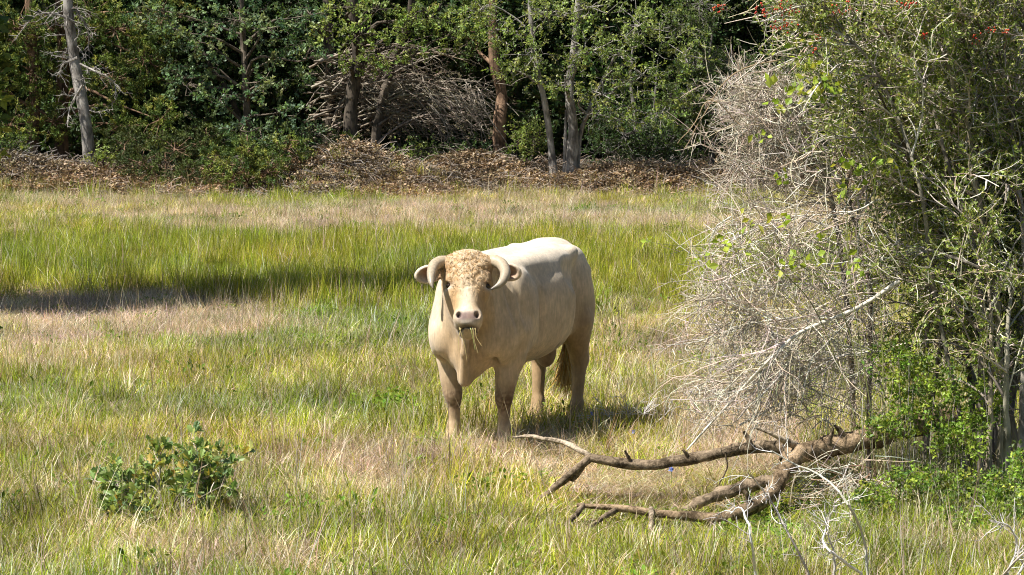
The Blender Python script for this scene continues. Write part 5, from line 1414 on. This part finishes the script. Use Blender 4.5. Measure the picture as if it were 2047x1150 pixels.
# ------------------------------------------------------------------ small things in the pasture
def build_small():
    # oak shrub at the left
    b = G(335, 1045); sh = empty('oak_shrub', b, 'small low oak shrub with glossy lobed leaves in the left foreground', 'shrub')
    n1 = 16; ang = np.linspace(0, 2 * np.pi, n1, endpoint=False) + rng.normal(0, 0.2, n1)
    D = np.stack([np.cos(ang) * 1.0, np.sin(ang) * 0.7, rng.uniform(0.25, 1.1, n1)], -1)
    P1 = grow(np.repeat(b[None], n1, 0) + rng.normal(0, 0.03, (n1, 3)) * np.array([1, 1, 0]), D, rng.uniform(0.38, 0.62, n1), 7, 0.3, 0.15, 0.14)
    mb, mbl = MB(), MB(); add_tubes(mb, P1, 0.007, 0.003, 6, STEMC, 0.1, 0.1)
    n2 = 165; i = rng.integers(0, n1, n2); B, T = along(P1, i, rng.uniform(0.35, 1, n2))
    P2 = grow(B, side_dirs(T, 0.8) + np.array([0, 0, 0.25]), rng.uniform(0.06, 0.20, n2), 5, 0.4, 0.15, 0.15)
    P2[..., 2] = np.clip(P2[..., 2], 0.04, 0.60)
    add_tubes(mb, P2, 0.0035, 0.002, 5, STEMC + PALE, 0.12, 0.1)
    i = np.repeat(np.arange(n2), 10); B, T = along(P2, i, rng.uniform(0.35, 1, len(i)) ** 0.6)
    nl = len(i)
    pal = [(0.20, 0.29, 0.09), (0.26, 0.35, 0.10), (0.15, 0.23, 0.10), (0.46, 0.48, 0.15), (0.55, 0.42, 0.10)]
    mbl.add(*leaves(B, side_dirs(T, 0.9) + np.array([0, 0, 0.1]), rng.uniform(0.035, 0.078, nl), 0.66, 0.4, 0.3, pick(pal, nl, 0.15, [0.28, 0.28, 0.18, 0.19, 0.07]), True))
    tag(mb.build('stems', TWIG, sh, False, b), kind='stuff'); mbl.build('leaves', LEAF_GLOSS, sh, False, b)
    # bare white forked twigs in the right foreground
    def bare(name, label, stems, d, per, lens, r):
        b = W(*stems[0][0], d); b[2] = 0.0
        mb = MB(); LP = []
        for pts in stems:
            P, R = smooth_path([W(x, y, d + rng.normal(0, 0.08)) for x, y in pts], 14, np.linspace(r, r * 0.35, len(pts)))
            P = np.concatenate([[[P[0, 0] + 0.03, P[0, 1] + 0.02, -0.02]], P[1:]]); P += np.cumsum(rng.normal(0, 0.003, P.shape), 0)
            v, q = tubes(P[None], R[None], 6); mb.add(v, q, None, pick(WHITE, 1, 0.06)[0]); LP.append(P)
        LP = np.array(LP); n = per * len(stems); i = rng.integers(0, len(LP), n); B, T = along(LP, i, rng.uniform(0.15, 1, n))
        PA = grow(B, side_dirs(T, 0.9), rng.uniform(*lens, n), 5, 0.35, 0.05, 0.12); PA = PA[PA[..., 2].min(1) > 0]
        add_tubes(mb, PA, 0.0028, 0.0014, 4, WHITE, 0.1)
        m = len(PA) * 3; i = rng.integers(0, len(PA), m); B, T = along(PA, i, rng.uniform(0.2, 1, m))
        PB = grow(B, side_dirs(T, 0.9), rng.uniform(0.02, 0.08, m), 3, 0.3, 0, 0.1); PB = PB[PB[..., 2].min(1) > 0]
        add_tubes(mb, PB, 0.0018, 0.001, 3, WHITE, 0.1)
        o = mb.build(name, TWIG, None, False, b); o.location = b
        return tag(o, label, 'dead twigs')
    WHITE = [(0.74, 0.70, 0.64), (0.80, 0.77, 0.71), (0.62, 0.57, 0.50)]
    bare('bare_twigs', 'bare whitish forked twigs in the foreground below the fallen log', [[(1625, 1165), (1580, 1065), (1545, 1000), (1500, 945)], [(1735, 1165), (1725, 1070), (1690, 1000), (1640, 950), (1585, 925), (1540, 895)], [(1740, 1160), (1650, 1100), (1640, 1060), (1660, 1010)], [(1668, 1165), (1664, 1100), (1645, 1040)], [(1510, 1160), (1500, 1080), (1478, 1020), (1450, 1030)]], 15.0, 12, (0.06, 0.24), 0.0085)
    bare('bare_twigs', 'bare whitish twigs at the bottom right corner of the view', [[(2010, 1165), (2035, 1090), (2025, 1050), (1985, 1040)], [(2020, 1170), (2075, 1080), (2090, 1000)], [(1990, 1170), (2040, 1110), (2100, 1070)]], 15.0, 10, (0.06, 0.22), 0.008)
    bare('bare_twigs', 'thin grey dead twigs standing in the shadow behind the bull', [[(1262, 858), (1255, 820), (1240, 785)], [(1275, 858), (1290, 825), (1310, 800)], [(1240, 860), (1215, 830), (1200, 800)], [(1300, 855), (1330, 830), (1345, 805)], [(1220, 862), (1195, 845), (1180, 832)]], 22.3, 12, (0.05, 0.20), 0.004)
    # a lone dry weed stalk far out
    mbk = MB(); P, R = smooth_path([W(749, 545, 39.0), W(752, 480, 39.0), W(750, 418, 39.0)], 10, [0.006, 0.005, 0.003]); P[0, 2] = -0.02
    v, q = tubes(P[None], R[None], 4); mbk.add(v, q, None, (0.55, 0.45, 0.32))
    PA = grow(P[4:9].repeat(2, 0), rng.normal(0, 1, (10, 3)) * np.array([1, 1, 0.2]) + np.array([0, 0, 0.9]), rng.uniform(0.08, 0.3, 10), 4); add_tubes(mbk, PA, 0.003, 0.0015, 3, [(0.55, 0.45, 0.32)])
    b = P[0].copy(); b[2] = 0; o = mbk.build('weed_stalk', TWIG, None, False, b); o.location = b
    tag(o, 'single tall thin dry weed stalk in the far green grass', 'weed')
    # small blue wildflowers
    fm = mat_leaf('blue_petal', 0.3, 0.6, 0.1)
    for lab, (px, py) in (('tiny blue wildflower beside the hind hoof of the bull', (1184, 842)), ('tiny blue wildflower left of the dead limbs', (1382, 786)), ('tiny blue wildflower under the upper limb of the fallen branch', (1341, 950)), ('tiny blue wildflower just right of the bull shadow', (1268, 872))):
        g = G(px, py + 26); c = g + np.array([0, 0, 0.13 if px != 1184 else 0.16]); mb = MB()
        mb2 = MB(); P = np.stack([g - np.array([0, 0, 0.02]), 0.5 * (g + c) + np.array([0.006, 0, 0]), c])[None]; add_tubes(mb2, P, 0.0022, 0.0016, 4, [(0.14, 0.2, 0.05)])
        r5 = empty('wildflower', g, lab, 'flower', 'blue wildflowers')
        mb2.build('stem', TWIG, r5, False, g)
        ax = np.stack([np.array([math.cos(a), -0.35, math.sin(a)]) for a in np.arange(5) * 1.257])
        mb.add(*leaves(np.repeat(c[None], 5, 0), ax, np.full(5, 0.023), 0.85, 0.2, 0.1, pick([(0.16, 0.22, 0.70), (0.22, 0.28, 0.75)], 5)))
        mb.build('petals', fm, r5, False, g)
LEAF_GLOSS = mat_leaf('glossy_leaf', 0.3, 0.45, 0.35)
build_small()
